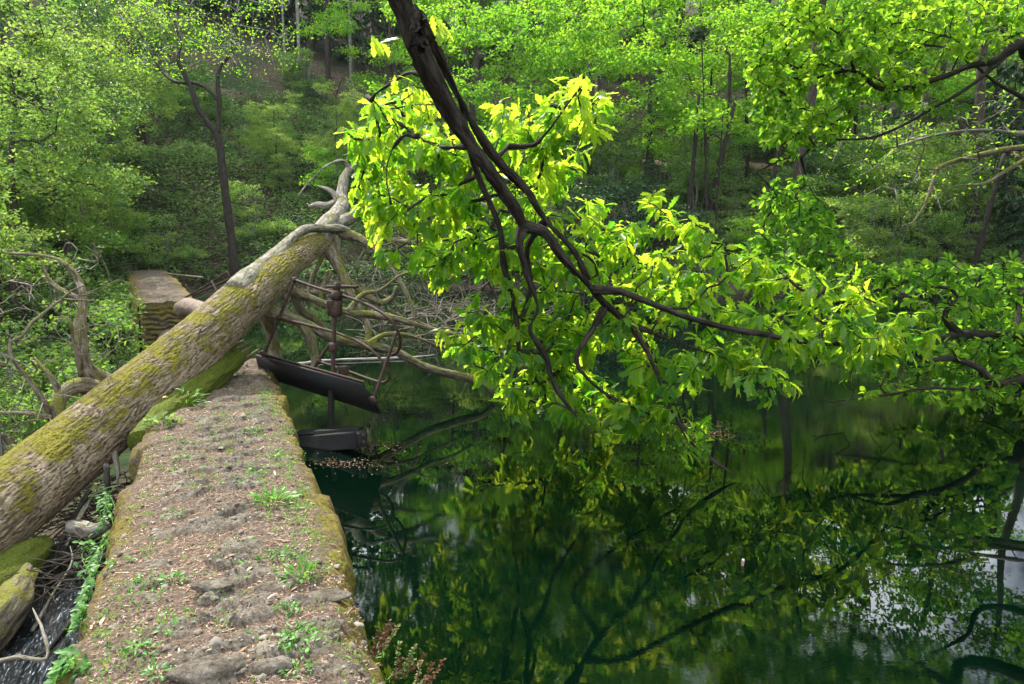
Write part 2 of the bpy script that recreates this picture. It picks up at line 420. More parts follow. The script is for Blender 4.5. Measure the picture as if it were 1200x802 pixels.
M['darktimber'] = plain_mat('dark_wet_timber', [(.3, (.004, .004, .004)), (.6, (.010, .009, .008)), (.8, (.03, .026, .02))], .8, 25, 0, .5)
M['deadwood'] = plain_mat('bleached_wood', [(.3, (.05, .033, .022)), (.5, (.13, .092, .066)), (.7, (.22, .17, .13))], .8, 30, 0, .5)
M['litter'] = tone_mat('leaf_litter', [(0, (.045, .025, .014)), (.4, (.15, .085, .05)), (.75, (.27, .17, .11)), (1, (.45, .36, .27))])
M['fleaf'] = leaf_mat('weed_leaf', [(0, (.03, .09, .015)), (.5, (.07, .20, .03)), (1, (.15, .30, .05))],
                      [(0, (.06, .2, .015)), (.5, (.14, .36, .03)), (1, (.28, .48, .05))], .35, .45, .35)
M['brownfern'] = leaf_mat('brown_fern', [(0, (.05, .02, .012)), (.5, (.16, .07, .04)), (.8, (.30, .17, .11)), (1, (.08, .2, .03))],
                          [(0, (.06, .02, .01)), (.5, (.18, .08, .03)), (.8, (.3, .18, .1)), (1, (.12, .3, .03))], .3, .6, .2)
#SECTION:SETTING
# ------------------------------------------------------------------ ground
def ground_mat():
    m, n, o = new_mat('woodland_soil'); g = N(n, 'ShaderNodeNewGeometry'); pos = g.outputs['Position']
    a = noise(n, pos, .35, 5, .6); b = noise(n, pos, 5, 6, .7); f = noise(n, pos, 38, 4, .7)
    soil = ramp(n, math_(n, 'ADD', math_(n, 'MULTIPLY', b, .5), math_(n, 'MULTIPLY', f, .5)),
                [(.36, (.016, .012, .007)), (.5, (.055, .038, .024)), (.64, (.12, .088, .06))])
    green = ramp(n, b, [(.3, (.008, .018, .005)), (.7, (.026, .05, .012))])
    mr = N(n, 'ShaderNodeMapRange'); mr.inputs['From Min'].default_value = .45; mr.inputs['From Max'].default_value = .6; n.links.new(a, mr.inputs[0])
    col = mixc(n, mr.outputs[0], soil, green)
    pth = math_(n, 'ADD', attr(n, 'path'), math_(n, 'MULTIPLY', b, .3))
    pr = N(n, 'ShaderNodeMapRange'); pr.inputs['From Min'].default_value = .55; pr.inputs['From Max'].default_value = .8; n.links.new(pth, pr.inputs[0])
    col = mixc(n, pr.outputs[0], col, ramp(n, f, [(.3, (.13, .075, .05)), (.7, (.27, .19, .14))]))
    p = N(n, 'ShaderNodeBsdfPrincipled'); p.inputs['Roughness'].default_value = .95; p.inputs['Specular IOR Level'].default_value = .15
    bb = N(n, 'ShaderNodeBump'); bb.inputs['Strength'].default_value = .8; bb.inputs['Distance'].default_value = .08
    n.links.new(b, bb.inputs['Height']); n.links.new(bb.outputs[0], p.inputs['Normal']); n.links.new(col, p.inputs['Base Color'])
    n.links.new(p.outputs[0], o.inputs[0]); return m
def grid_faces(nu, nv):
    i = np.arange(nu-1)[:, None]*nv; j = np.arange(nv-1)[None, :]
    return np.stack([i+j, i+nv+j, i+nv+j+1, i+j+1], -1).reshape(-1, 4)
def axis(*segs):
    return np.concatenate([np.arange(a, b, s) for a, b, s in segs]+[[segs[-1][1]]])
xs = axis((-160, -34, 6), (-34, -12, .6), (-12, 10, .3), (10, 40, .6), (40, 170, 6))
ys = axis((-60, -6, 3), (-6, 30, .3), (30, 62, .6), (62, 260, 5))
X, Y = np.meshgrid(xs, ys, indexing='ij')
Z = H(X, Y)
dd = (Y-shoreY(X))*.96
path = np.exp(-((dd-11)/1.0)**2)*(X > -22)
mb = MB(); mb.add(np.stack([X, Y, Z], -1).reshape(-1, 3), grid_faces(len(xs), len(ys)))
tag(mb.build('ground', ground_mat(), extra={'path': path.ravel()}), kind='structure')

def water_mat():
    m, n, o = new_mat('pond_water'); g = N(n, 'ShaderNodeNewGeometry').outputs['Position']
    w1 = noise(n, g, 1.6, 3, .5, (1, 2.2, 1)); w2 = noise(n, g, 20, 3, .6, (1, 2.2, 1), .5); amp = noise(n, g, .35, 3, .5)
    ar = N(n, 'ShaderNodeMapRange'); ar.inputs['From Min'].default_value = .46; ar.inputs['From Max'].default_value = .64; n.links.new(amp, ar.inputs[0])
    h = math_(n, 'ADD', math_(n, 'MULTIPLY', w1, .30), math_(n, 'MULTIPLY', math_(n, 'MULTIPLY', w2, .22), math_(n, 'ADD', ar.outputs[0], .04)))
    b = N(n, 'ShaderNodeBump'); b.inputs['Strength'].default_value = .2; b.inputs['Distance'].default_value = .006
    n.links.new(h, b.inputs['Height'])
    p = N(n, 'ShaderNodeBsdfPrincipled'); p.inputs['Base Color'].default_value = (.0002, .0032, .0013, 1)
    p.inputs['Roughness'].default_value = .0; p.inputs['IOR'].default_value = 1.5; n.links.new(b.outputs[0], p.inputs['Normal'])
    n.links.new(p.outputs[0], o.inputs[0]); return m
# the pond lies right of the dam line
mb = MB()
a0 = WO+WU*-16; a1 = WO+WU*28
q = np.array([[a0[0], a0[1], 0], [60, a0[1], 0], [60, 45, 0], [a1[0], 45, 0], [a1[0], a1[1], 0]], float)
q[:, 2] = 0
mb.add(q, np.array([[0, 1, 2, 3, 4]])); tag(mb.build('water', water_mat(), smooth=False), kind='structure')

# stream leaking along the foot of the dam
def stream_mat():
    m, n, o = new_mat('stream_water'); g = N(n, 'ShaderNodeNewGeometry').outputs['Position']
    v = attr(n, 'tube', 'Vector')
    w = noise(n, v, 16, 5, .65, (1.6, .5, 1), 1.2); fo = noise(n, v, 24, 5, .7, (1.8, .35, 1), 1.5)
    col = ramp(n, fo, [(.50, (.005, .006, .006)), (.60, (.03, .038, .045)), (.72, (.6, .66, .74))])
    b = N(n, 'ShaderNodeBump'); b.inputs['Strength'].default_value = 1; b.inputs['Distance'].default_value = .05; n.links.new(w, b.inputs['Height'])
    p = N(n, 'ShaderNodeBsdfPrincipled'); p.inputs['Roughness'].default_value = .12; p.inputs['IOR'].default_value = 1.33
    n.links.new(b.outputs[0], p.inputs['Normal']); n.links.new(col, p.inputs['Base Color']); n.links.new(p.outputs[0], o.inputs[0]); return m
ss = np.arange(.3, 6.4, .03); tt = np.linspace(-.5, -1.5, 44)
s_, t_ = np.meshgrid(ss, tt, indexing='ij')
z_ = -.20-.06*(6.6-s_)+fbm(s_*3, t_*5)*.05+np.where(t_ > -.6, .1, 0)-.35*np.maximum(0, -t_-1.0)
xy = WO+WU*s_[..., None]+WV*t_[..., None]
mb = MB(); mb.add(np.concatenate([xy, z_[..., None]], -1).reshape(-1, 3), grid_faces(len(ss), len(tt))[:, ::-1], .5, np.stack([t_, s_, z_*0], -1).reshape(-1, 3))
tag(mb.build('stream_water', stream_mat()), kind='structure')

# ------------------------------------------------------------------ the dam: near length and far length
def wall_mat():
    m, n, o = new_mat('dam_masonry'); g = N(n, 'ShaderNodeNewGeometry').outputs['Position']
    rock = attr(n, 'rock'); moss = attr(n, 'moss')
    f = noise(n, g, 55, 6, .7); c = noise(n, g, 7, 5, .65); gr = noise(n, g, 150, 3, .7)
    dirt = ramp(n, math_(n, 'ADD', math_(n, 'MULTIPLY', f, .6), math_(n, 'MULTIPLY', gr, .4)), [(.38, (.022, .015, .011)), (.47, (.085, .060, .044)), (.54, (.16, .11, .070)), (.64, (.33, .25, .185))])
    dirt = mixc(n, math_(n, 'MULTIPLY', c, .5), dirt, (.14, .108, .085))
    st = ramp(n, math_(n, 'ADD', math_(n, 'MULTIPLY', f, .5), math_(n, 'MULTIPLY', c, .5)), [(.34, (.022, .018, .013)), (.46, (.095, .079, .060)), (.55, (.165, .14, .108)), (.66, (.31, .275, .225))])
    rr = N(n, 'ShaderNodeMapRange'); rr.inputs['From Min'].default_value = .38; rr.inputs['From Max'].default_value = .62
    n.links.new(math_(n, 'ADD', rock, math_(n, 'MULTIPLY', math_(n, 'SUBTRACT', f, .5), .9)), rr.inputs[0])
    col = mixc(n, rr.outputs[0], dirt, st)
    mr = N(n, 'ShaderNodeMapRange'); mr.inputs['From Min'].default_value = .45; mr.inputs['From Max'].default_value = .72
    n.links.new(math_(n, 'ADD', moss, math_(n, 'MULTIPLY', math_(n, 'SUBTRACT', math_(n, 'ADD', math_(n, 'MULTIPLY', f, .5), math_(n, 'MULTIPLY', c, .5)), .5), 3.4)), mr.inputs[0])
    mc = ramp(n, noise(n, g, 45, 4, .7), [(.3, (.04, .030, .012)), (.46, (.12, .088, .018)), (.56, (.16, .14, .024)), (.68, (.25, .165, .055))])
    col = mixc(n, mr.outputs[0], col, mc)
    p = N(n, 'ShaderNodeBsdfPrincipled'); p.inputs['Roughness'].default_value = .95; p.inputs['Specular IOR Level'].default_value = .15
    b = N(n, 'ShaderNodeBump'); b.inputs['Strength'].default_value = .9; b.inputs['Distance'].default_value = .02
    n.links.new(math_(n, 'ADD', f, math_(n, 'MULTIPLY', gr, .5)), b.inputs['Height']); n.links.new(b.outputs[0], p.inputs['Normal'])
    n.links.new(col, p.inputs['Base Color']); n.links.new(p.outputs[0], o.inputs[0]); return m
M['wall'] = wall_mat()
def dam_height(s, v, hw):
    """relief of the top surface"""
    wx, wy = v+fbm(s*2.2, v*2.2)*.06, s+fbm(v*3, s*3, 5)*.05
    d1, r1 = worley(wx/.23+31, wy/.092, 3); d2, r2 = worley(wx/.12+7, wy/.05+3, 9)
    band = np.exp(-((v-.06-.08*np.sin(s*1.1))/.30)**2)
    e1 = sstep(.66, .36, d1+fbm(v*20, s*20)*.12)*(r1 > .70-.16*band)*(.25+band); e2 = sstep(.6, .38, d2+fbm(v*25, s*25)*.1)*(r2 > .7)*(.2+band*.6)
    rk = np.clip(e1+e2*.7, 0, 1.2)
    z = .022*e1*(1+.35*fbm(v*16, s*30, 3))+.012*e2+rk*.016*fbm(v*30, s*55, 8)+.006*fbm(v*16, s*38, 6)+fbm(s*1.3, v*1.3)*.03+fbm(s*9, v*9)*.010+fbm(s*34, v*34)*.004
    return z, rk
def dam_strip(s0, s1, ds, hw, org, U, Vv, zt, zb, seed=0.0, top_n=110, slope=0.0, endcap=True):
    ss = np.arange(s0, s1+ds, ds)
    side = np.linspace(1, 0, 26)[:-1]
    top = np.linspace(-hw, hw, top_n)
    prof = [(-hw, -(h)) for h in side]+[(t, 0) for t in top]+[(hw, -(h)) for h in side[::-1]]
    pv = np.array([a for a, b in prof]); pz = np.array([b for a, b in prof])*(zt-zb)
    s_, v_ = np.meshgrid(ss, pv, indexing='ij'); _, z0 = np.meshgrid(ss, pz, indexing='ij')
    onside = z0 < -1e-6
    zz, rk = dam_height(s_+seed, v_, hw)
    edge = np.clip((np.abs(v_)-hw+.16)/.16, 0, 1)
    zz = zz-edge**2*(.05+.05*fbm(s_*6, np.sign(v_)*4, 2.0))
    course = np.abs(((z0+.03*fbm(s_*2, z0*3))/.11) % 1-.5)*2
    wob = fbm(s_*1.7+seed, np.sign(v_)*3.1, 1.0)*.07+fbm(s_*5+seed, np.sign(v_)*6.1, 4.0)*.045+fbm(s_*7, z0*7+np.sign(v_)*9, 2.0)*.03
    out_ = wob+np.where(onside, .03-.05*sstep(.82, 1.0, course), 0)+.02*np.where(onside, np.minimum(1, -z0*5), 0)
    v2 = v_+np.sign(v_)*edge*out_
    zf = zt+slope*(s_-s0)+np.where(onside, z0-.05+zz*np.clip(1+z0*6, 0, 1), zz)
    moss = np.clip((np.abs(v_)-hw+.20)/.2, 0, 1)*.70+.03+.34*fbm(s_*1.7, v_*2.6)+np.where(onside, .05, 0)
    moss = np.where(v_ > 0, moss, moss*.85)
    rock = np.where(onside, .75, rk)
    xy = org+U*s_[..., None]+Vv*v2[..., None]
    Vt = np.concatenate([xy, zf[..., None]], -1).reshape(-1, 3)
    nu, nv = len(ss), len(pv); F = [grid_faces(nu, nv)[:, ::-1]]
    mb = MB(); mb.add(Vt, F)
    ex_r, ex_m = [rock.ravel()], [moss.ravel()]
    return mb, ex_r, ex_m, Vt.reshape(nu, nv, 3)
HW = .55
mb, er, em, G = dam_strip(-3, 9.25, .014, HW, WO, WU, WV, WTOP, -1.4)
# ragged end face: courses of thin stones
def end_face(mb, er, em, row, inward, depth, nrow=60, amp=.05, inv=False):
    """close the end of the strip with a stepped stone face; row is its boundary profile"""
    n = len(row); top = row[:, 2].max(); bot = row[:, 2].min()
    L = row[25]; R = row[n-26]
    tt = np.linspace(0, 1, 40); zz = np.linspace(0, 1, nrow)
    t_, z_ = np.meshgrid(tt, zz, indexing='ij')
    base = L+(R-L)*t_[..., None]; zt = np.interp(t_, np.linspace(0, 1, n-52), row[26:n-26, 2]); h = zt+(bot-zt)*z_
    k = (zt-h)/.115+.8*fbm(t_*2.2, h*2.5, 4.0); c = np.abs((k % 1)-.5)*2; jn = np.abs(((t_*5+np.floor(k)*.37+.3*fbm(t_*4, np.floor(k)*2.0, 1.0)) % 1)-.5)*2
    dep = amp*np.maximum(sstep(.55, 1.0, c), .8*sstep(.86, 1.0, jn))+.05*fbm(t_*6, np.floor(k)*3.3, 7.0)+.02*fbm(t_*22, h*22)
    edge = np.minimum(1, np.minimum(t_, 1-t_)*8)
    p = base.copy(); p[..., 2] = h
    p[..., :2] += np.asarray(inward)[None, None, :]*((dep+.02)*edge*np.minimum(1, z_*12))[..., None]
    F = grid_faces(40, nrow); mb.add(p.reshape(-1, 3), F[:, ::-1] if inv else F)
    er.append(np.full(p[..., 0].size, .8)); em.append((.30+.25*fbm(t_*2, h*2)+.12*(c < .5)).ravel())
end_face(mb, er, em, G[-1], -WU, .0)
o = mb.build('stone_dam', M['wall'], extra={'rock': np.concatenate(er), 'moss': np.concatenate(em)})
tag(o, 'long stone dam wall with a littered walkway, fallen trunk lying over it', 'stone wall')
FO = np.array([-8.02, 15.9]); FD = nrm(np.array([-.50, .866])); FV = np.array([FD[1], -FD[0]])
mb, er, em, G = dam_strip(0, 13, .04, .64, FO, FD, FV, .62, -2.2, 40.0, 50, .02)
end_face(mb, er, em, G[0], FD, 0, 90, .09, True)
o = mb.build('stone_dam', M['wall'], extra={'rock': np.concatenate(er), 'moss': np.clip(np.concatenate(em)+.20, 0, 1)})
tag(o, 'mossy far length of stone wall with a stepped stone end face, beyond the fallen trunk', 'stone wall')
mb = MB(); a = WO+WU*9.0; b = FO
ss = np.linspace(0, 1, 60); prof = [(-.3, -2.2), (-.28, -.12), (-.1, -.02), (.15, -.015), (.3, -.05), (.35, -1.6)]
dv = nrm((b-a)); pv = np.array([dv[1], -dv[0]]); VV = []
for t in ss:
    for (q, z) in prof: VV.append([*(a+(b-a)*t+pv*(q+.04*float(vnoise(t*30, q*9)))), z+.02*float(vnoise(t*40, q*7, 2))])
mb.add(np.array(VV), grid_faces(60, 6)[:, ::-1])
o = mb.build('spillway_sill', M['wall'], extra={'rock': np.full(360, .9), 'moss': np.full(360, .4)})
tag(o, 'low wet stone sill between the two lengths of dam, under the fallen tree', 'spillway')
#SECTION:FALLEN
# ------------------------------------------------------------------ the fallen tree
def barkdisp(amp, k=1.0):
    def f(cx, sx, L, dn):
        a = fbm(cx*11*k, sx*11*k, L*2.2*k, 3); b = fbm(cx*30*k+9, sx*30*k, L*6*k, 3)
        rd = 1-np.abs(a)*2.2
        return amp*(-.9*np.clip(rd, 0, 1)**2+.55*b)+fbm(cx*2, sx*2, L*1.3, 2)*amp*1.4
    return f
BASE = P(120, 520, 5.9).copy(); BASE[2] = -.4
ft = empty('fallen_tree', BASE, 'big fallen tree lying diagonally across the dam, bark grey and mossy', 'fallen tree')
def part(name, mbx, mat, root, smooth=True):
    shift([mbx], root.location); return mbx.build(name, mat, root, smooth)
tp = [(-190, 745, 4.3, .66), (-90, 664, 4.65, .64), (0, 596, 5.1, .60), (75, 536, 5.7, .59), (148, 474, 6.25, .57), (200, 430, 6.75, .555), (250, 386, 7.3, .535), (287, 352, 7.75, .53),
      (312, 330, 8.3, .50), (336, 309, 9.0, .43), (362, 291, 9.7, .36), (384, 279, 10.2, .29)]
q, r = spline([P(*a[:3]) for a in tp], [a[3]/2 for a in tp], .012)
mb = MB()
knot = [(P(276, 357, 7.4), .10), (P(60, 560, 5.3), .07)]
def tdisp(cx, sx, L, dn):
    wx, wy = fbm(cx*5, sx*5, L*2.5, 2)*.05, fbm(cx*5+7, sx*5, L*2.5, 2)*.05
    wx, wy = wx+fbm(cx*18, sx*18, L*9, 2)*.022, wy+fbm(cx*18+3, sx*18, L*9+5, 2)*.022
    a = vnoise((cx+wx)*40, (sx+wy)*40, L*4.2+wx*30); b = vnoise((cx+wx)*58+5, (sx+wy)*58, L*8+3); f = fbm(cx*110, sx*110, L*60, 3)
    e = np.minimum(np.abs(a), np.abs(b)*1.25); pl_ = sstep(.0, .2, e)
    h = .010*pl_+.004*f+.022*fbm(cx*2.2, sx*2.2, L*1.2, 2)
    px_ = tp_pts[np.clip((L[:, :1]/.012).astype(int), 0, len(tp_pts)-1)]+dn*cx.shape[0]**0*np.hypot(cx, sx)[..., None]
    for kc_, kr_, ka_ in ((K1, .13, .06), (K2, .10, .05), (K3, .16, .05)):
        g_ = np.linalg.norm(px_-kc_, axis=-1)/kr_; h = h+ka_*np.exp(-g_**2)-(ka_*1.5*np.exp(-(g_/.36)**2) if kr_ < .15 else 0)
    return h-.012, np.clip(.24+.34*pl_+.30*f+.12*fbm(cx*6, sx*6, L*3), 0, 1)
tp_pts = q; K1, K2, K3 = P(277, 357, 7.18), P(150, 492, 5.98), P(296, 350, 7.5)
tube(mb, q, r, 230, disp=tdisp); part('trunk', mb, M['trunkbark'], ft)
def limb(pts, mat='mossbark', name='branch', sides=18, root=ft, step=.04, amp=.012, cap=True, mbx=None):
    q, r = spline([P(*a[:3]) for a in pts], [a[3]/1600.0*a[2] for a in pts], step)
    m = MB() if mbx is None else mbx
    tube(m, q, r, sides, disp=barkdisp(amp, 1.6), cap=cap)
    if mbx is None: part(name, m, M[mat], root)
    return q
# torn second stem on top of the trunk
limb([(276, 343, 7.55, 30), (290, 327, 7.8, 25), (304, 313, 8.2, 19), (327, 295, 8.8, 14), (345, 277, 9.3, 12), (358, 269, 9.6, 11), (372, 267.5, 9.8, 10), (400, 268, 10.1, 8), (410, 272, 10.2, 6)], 'deadbark')
ul = limb([(372, 283, 10.0, 30), (386, 262, 10.3, 24), (396, 250, 10.6, 20), (401, 240, 10.8, 16), (400, 230, 11, 13), (404, 208, 11.2, 11), (410, 199, 11.3, 10), (423, 195, 11.3, 9), (433, 200, 11.2, 6), (447, 206, 11, 4)], 'deadbark')
limb([(400, 246, 10.6, 10), (397, 236, 10.8, 9), (384, 241, 10.8, 8), (372, 240, 10.8, 8), (362, 243, 10.8, 6)], 'deadbark')
limb([(397, 237, 10.8, 8), (392, 228, 10.8, 6), (384, 222, 10.8, 5), (372, 218, 10.8, 3)], 'deadbark')
limb([(398, 262, 10.4, 16), (413, 254, 10.4, 13), (427, 242, 10.4, 11), (446, 233, 10.4, 10), (467, 226, 10.4, 9), (474, 216, 10.4, 8), (476, 208, 10.3, 6)], 'deadbark')
limb([(410, 197, 11.3, 4), (401, 188, 11.2, 3.5), (382, 195, 11, 3), (363, 212, 10.9, 2.5), (349, 230, 10.8, 1.2)], 'deadbark')
limb([(396, 272, 10.2, 14), (412, 276, 10.2, 12), (430, 282, 10.2, 9), (452, 280, 10.2, 7), (480, 284, 10, 5)])
limb([(384, 290, 10.1, 16), (399, 316, 10, 12), (408, 339, 9.9, 11), (420, 360, 9.9, 10), (431, 382, 9.9, 8), (431, 400, 9.8, 7), (429, 414, 9.7, 5)])
limb([(394, 276, 10.2, 13), (394, 292, 10.2, 11), (398, 308, 10.2, 9), (408, 328, 10.1, 8), (430, 347, 10.1, 8), (446, 355, 10.1, 8), (461, 348, 10.1, 6), (464, 336, 10, 5)])
limb([(306, 348, 8.1, 22), (311, 368, 8.5, 17), (318, 392, 8.8, 15), (323, 418, 8.9, 14), (324, 445, 8.9, 14)], 'mossbark')
L4 = limb([(326, 326, 8.5, 17), (345, 342, 8.6, 10), (375, 354, 8.7, 9), (408, 366, 8.8, 9), (432, 369, 8.9, 8.5), (461, 373, 9, 8), (500, 384, 9.2, 6), (530, 391, 9.3, 5), (552, 400, 9.4, 3)])
L5 = limb([(292, 352, 7.8, 28), (310, 361, 8.0, 18), (330, 369, 8.1, 14), (360, 381, 8.3, 12), (390, 396, 8.5, 12), (431, 405, 8.8, 11), (461, 411, 9, 11), (500, 431, 9.1, 10), (540, 441, 9.2, 9), (566, 448, 9.2, 8), (578, 460, 9.2, 6)])
limb([(352, 377, 8.25, 10), (364, 396, 8.3, 11), (369, 418, 8.3, 10), (368, 450, 8.2, 9)])
limb([(345, 342, 8.7, 10), (352, 362, 8.8, 10), (366, 372, 8.9, 9), (384, 388, 9, 6), (392, 402, 9, 3)])
limb([(388, 318, 9.9, 6), (380, 332, 9.9, 6), (376, 348, 9.8, 5), (380, 360, 9.8, 3)])
limb([(388, 284, 10.1, 8), (376, 305, 10.0, 6), (366, 325, 9.9, 6), (362, 342, 9.8, 5), (370, 362, 9.7, 3)])
limb([(420, 278, 10.2, 8), (440, 292, 10.1, 7), (462, 318, 10.0, 6), (480, 352, 9.9, 5), (488, 384, 9.8, 4)])
limb([(440, 232, 10.4, 8), (470, 246, 10.3, 7), (505, 268, 10.2, 6), (548, 300, 10.0, 6), (580, 345, 9.8, 5), (592, 400, 9.6, 4)], 'bark')
limb([(466, 226, 10.4, 7), (500, 236, 10.3, 6), (545, 236, 10.2, 5), (590, 246, 10.0, 4)], 'deadbark')
limb([(446, 206, 11, 4), (462, 196, 10.9, 4), (478, 200, 10.8, 3), (500, 190, 10.7, 2)], 'deadbark')
limb([(408, 366, 8.8, 7), (425, 345, 8.9, 6), (446, 340, 9.0, 5), (470, 322, 9.1, 4), (500, 318, 9.2, 3)])
limb([(432, 404, 8.8, 8), (452, 392, 9.0, 6), (478, 393, 9.1, 5), (505, 402, 9.2, 4), (535, 412, 9.3, 3)], 'mossbark')
# bare pale twigs sprouting from those branches down into the pond
sk = Skel()
for ln in (L4, L5, ul): sk.line(ln, np.full(len(ln), .03), -1, .3)
rg = np.random.default_rng(21)
tg = [P(*p) for p in zip(rg.uniform(415, 575, 95), rg.uniform(280, 405, 95), rg.uniform(8.8, 11.5, 95))]
tg = [t for t in tg if t[2] > -.02]
sk.grow(tg, .16, .28, .02, rng=rg)
mb = MB(); sk.tubes(mb, .005, 2.6, False, .018); part('twigs', mb, M['driftwood'], ft)

# broken mossy log wedged under the trunk
o = MB(); q, r = spline([P(*a) for a in ((168, 520, 5.75), (190, 490, 6.15), (215, 468, 6.5), (240, 447, 6.95), (262, 427, 7.35), (284, 412, 7.75))], [.10, .135, .145, .15, .15, .12], .02)
tube(o, q, r, 60, disp=barkdisp(.03, 1.0))
lg = o.build('mossy_log', M['moss']); tag(lg, 'short mossy broken log wedged between the fallen trunk and the walkway', 'log')
# splintered end of that log
mb = MB(); rg = np.random.default_rng(5)
for k in range(26):
    a = rg.uniform(0, 2*math.pi); c0 = q[-4]+np.array([math.cos(a)*.10, math.sin(a)*.02, math.sin(a)*.10]); e = c0+(q[-1]-q[-12])*rg.uniform(.3, 1.3)+rg.normal(size=3)*.02
    tube(mb, [c0-(q[-1]-q[-8]), c0, e], [.02, .016, .003], 5)
ob = mb.build('splinters', M['deadbark'], lg)
# sawn log behind the trunk
mb = MB(); q, r = spline([P(214, 363, 12.4), P(222, 360, 12.2), P(234, 364, 11.4), P(262, 385, 10.4)], [.155, .165, .16, .15], .04)
tube(mb, q, r, 30, disp=barkdisp(.02)); o = mb.build('broken_log', M['deadwood']); tag(o, 'pale barkless log end poking up behind the fallen trunk before the far wall', 'log')

# ------------------------------------------------------------------ dead bare branch on the left, broken away below the trunk
rg = np.random.default_rng(31)
db_loc = P(110, 480, 7.2); db_loc[2] = -1.6
db = empty('dead_branch', db_loc, 'leafless mossy broken bough with a spray of pale twigs, left of the fallen trunk', 'dead branch')
sk = Skel()
def dl(pts, parent, mbx=None, nm='bough', mat='deadbark'):
    q, r = spline([P(*a[:3]) for a in pts], [a[3]/1600.0*a[2] for a in pts], .05)
    m = MB(); tube(m, q, r, 14, disp=barkdisp(.006, 2.5)); part(nm, m, M['mossbark'], db)
    return sk.line([P(*a[:3]) for a in pts], [a[3]/1600.0*a[2] for a in pts], parent, .1)[0]
dl([(150, 470, 7.6, 26), (128, 452, 7.4, 26), (108, 440, 7.2, 22), (98, 425, 7.1, 17), (95, 400, 7, 16), (94, 378, 7, 13), (98, 352, 7, 10), (94, 335, 7, 8), (86, 318, 7, 6), (70, 305, 7, 5), (45, 299, 7, 4), (10, 297, 7, 3)], -1)
dl([(140, 470, 7.4, 20), (112, 456, 7.0, 22), (92, 452, 6.8, 20), (76, 460, 6.7, 18), (68, 478, 6.6, 16), (80, 505, 6.6, 14)], -1)
dl([(70, 462, 6.7, 8), (62, 445, 6.6, 6), (45, 425, 6.6, 4), (40, 418, 6.6, 2)], 'near')
dl([(60, 490, 6.6, 8), (48, 465, 6.4, 7), (30, 440, 6.3, 6), (14, 420, 6.2, 5), (12, 400, 6.2, 4), (25, 395, 6.2, 4), (38, 378, 6.2, 4), (60, 360, 6.3, 3), (85, 340, 6.4, 2)], -1)
dl([(96, 350, 7, 6), (82, 345, 7, 5), (65, 335, 7, 5), (56, 325, 7, 4), (48, 305, 7, 3)], 'near')
dl([(94, 440, 7, 5), (95, 420, 6.8, 5), (86, 400, 6.7, 4), (84, 380, 6.6, 4), (78, 372, 6.6, 3), (62, 372, 6.6, 2)], 'near')
dl([(60, 490, 6.4, 5), (30, 484, 6.3, 4), (0, 484, 6.2, 4), (-30, 480, 6.2, 3)], -1)
dl([(6, 428, 6.3, 5), (-10, 424, 6.2, 5), (-40, 420, 6.1, 4)], 'near')
tg = [P(*p) for p in zip(rg.uniform(-30, 125, 170), rg.uniform(285, 505, 170), rg.uniform(5.9, 7.8, 170))]+[P(*p) for p in zip(rg.uniform(100, 165, 14), rg.uniform(315, 430, 14), rg.uniform(6.8, 7.6, 14))]
sk.grow(tg, .14, .14, .03, rng=rg, curve=.5)
mb = MB(); sk.tubes(mb, .0042, 2.6, False, .016); part('twigs', mb, M['driftwood'], db)
#SECTION:SLUICE
# ------------------------------------------------------------------ tilted sluice platform with pipe rails
sl = empty('sluice_platform', P(300, 440, 8.0), 'tipped dark sluice platform with rusty bent pipe rails at the end of the dam', 'sluice gate')
A0, A1 = P(300, 416, 8.1), P(424, 451, 6.85)            # raised near edge
B0, B1 = P(306, 440, 8.35), P(446, 485, 7.15)           # dropped far edge
nn = nrm(np.cross(A1-A0, B0-A0)); nn = nn if nn[2] > 0 else -nn
mb = MB()
npl = 1
for k in range(npl):
    f0, f1 = 0.0, 1.0
    c = [A0+(B0-A0)*f0, A1+(B1-A1)*f0, A1+(B1-A1)*f1, A0+(B0-A0)*f1]
    V = np.array([p-nn*.012 for p in c]+[p+nn*.018 for p in c])
    mb.add(V, np.array([[3, 2, 1, 0], [4, 5, 6, 7], [0, 1, 5, 4], [1, 2, 6, 5], [2, 3, 7, 6], [3, 0, 4, 7]]))
part('deck', mb, M['darktimber'], sl, False)
def bar(a, b, w, t, nm, mat, root=sl, tilt=None):
    m = MB(); d = nrm(b-a); up = np.array([0, 0, 1.0]) if tilt is None else tilt; y = nrm(np.cross(up, d)); z = np.cross(d, y)
    box(m, (a+b)/2, np.linalg.norm(b-a), w, t, R=np.stack([d, y, z], 1)); return part(nm, m, M[mat], root, False)
bar(A0+nn*.035, A1+nn*.035, .035, .022, 'edge_board', 'rust', tilt=nn)
def pipe(pts, d, nm='rail', mat='rust', root=sl, sides=14):
    q, r = spline([P(*a) for a in pts], [d/2]*len(pts), .03); m = MB(); tube(m, q, r, sides); return part(nm, m, M[mat], root)
def ball(mbx, c, rx, n=10):
    th = np.linspace(0, math.pi, n); tube(mbx, [c+np.array([0, 0, math.cos(a)*rx]) for a in th], np.maximum(np.sin(th)*rx, 1e-4), 12)
pipe([(309, 416, 8.0), (327, 373, 8.0), (345, 328, 8.0)], .036, 'rail_post')
pipe([(437, 470, 6.95), (451, 430, 6.98), (465, 389, 7.0)], .034, 'rail_post')
pipe([(364, 440, 8.0), (376, 418, 8.0), (388, 402, 8.0)], .036, 'rail_post')
pipe([(345, 328, 8.0), (370, 337, 7.8), (400, 346, 7.55), (430, 357, 7.3), (452, 370, 7.1), (464, 384, 7.05), (469, 400, 7.1), (466, 412, 7.2), (457, 417, 7.3)], .031)
pipe([(327, 373, 8.0), (360, 381, 7.75), (396, 391, 7.5), (426, 404, 7.25), (445, 420, 7.1), (456, 438, 7.1), (453, 447, 7.2), (441, 447, 7.35), (404, 434, 7.7), (374, 424, 8.0)], .031)
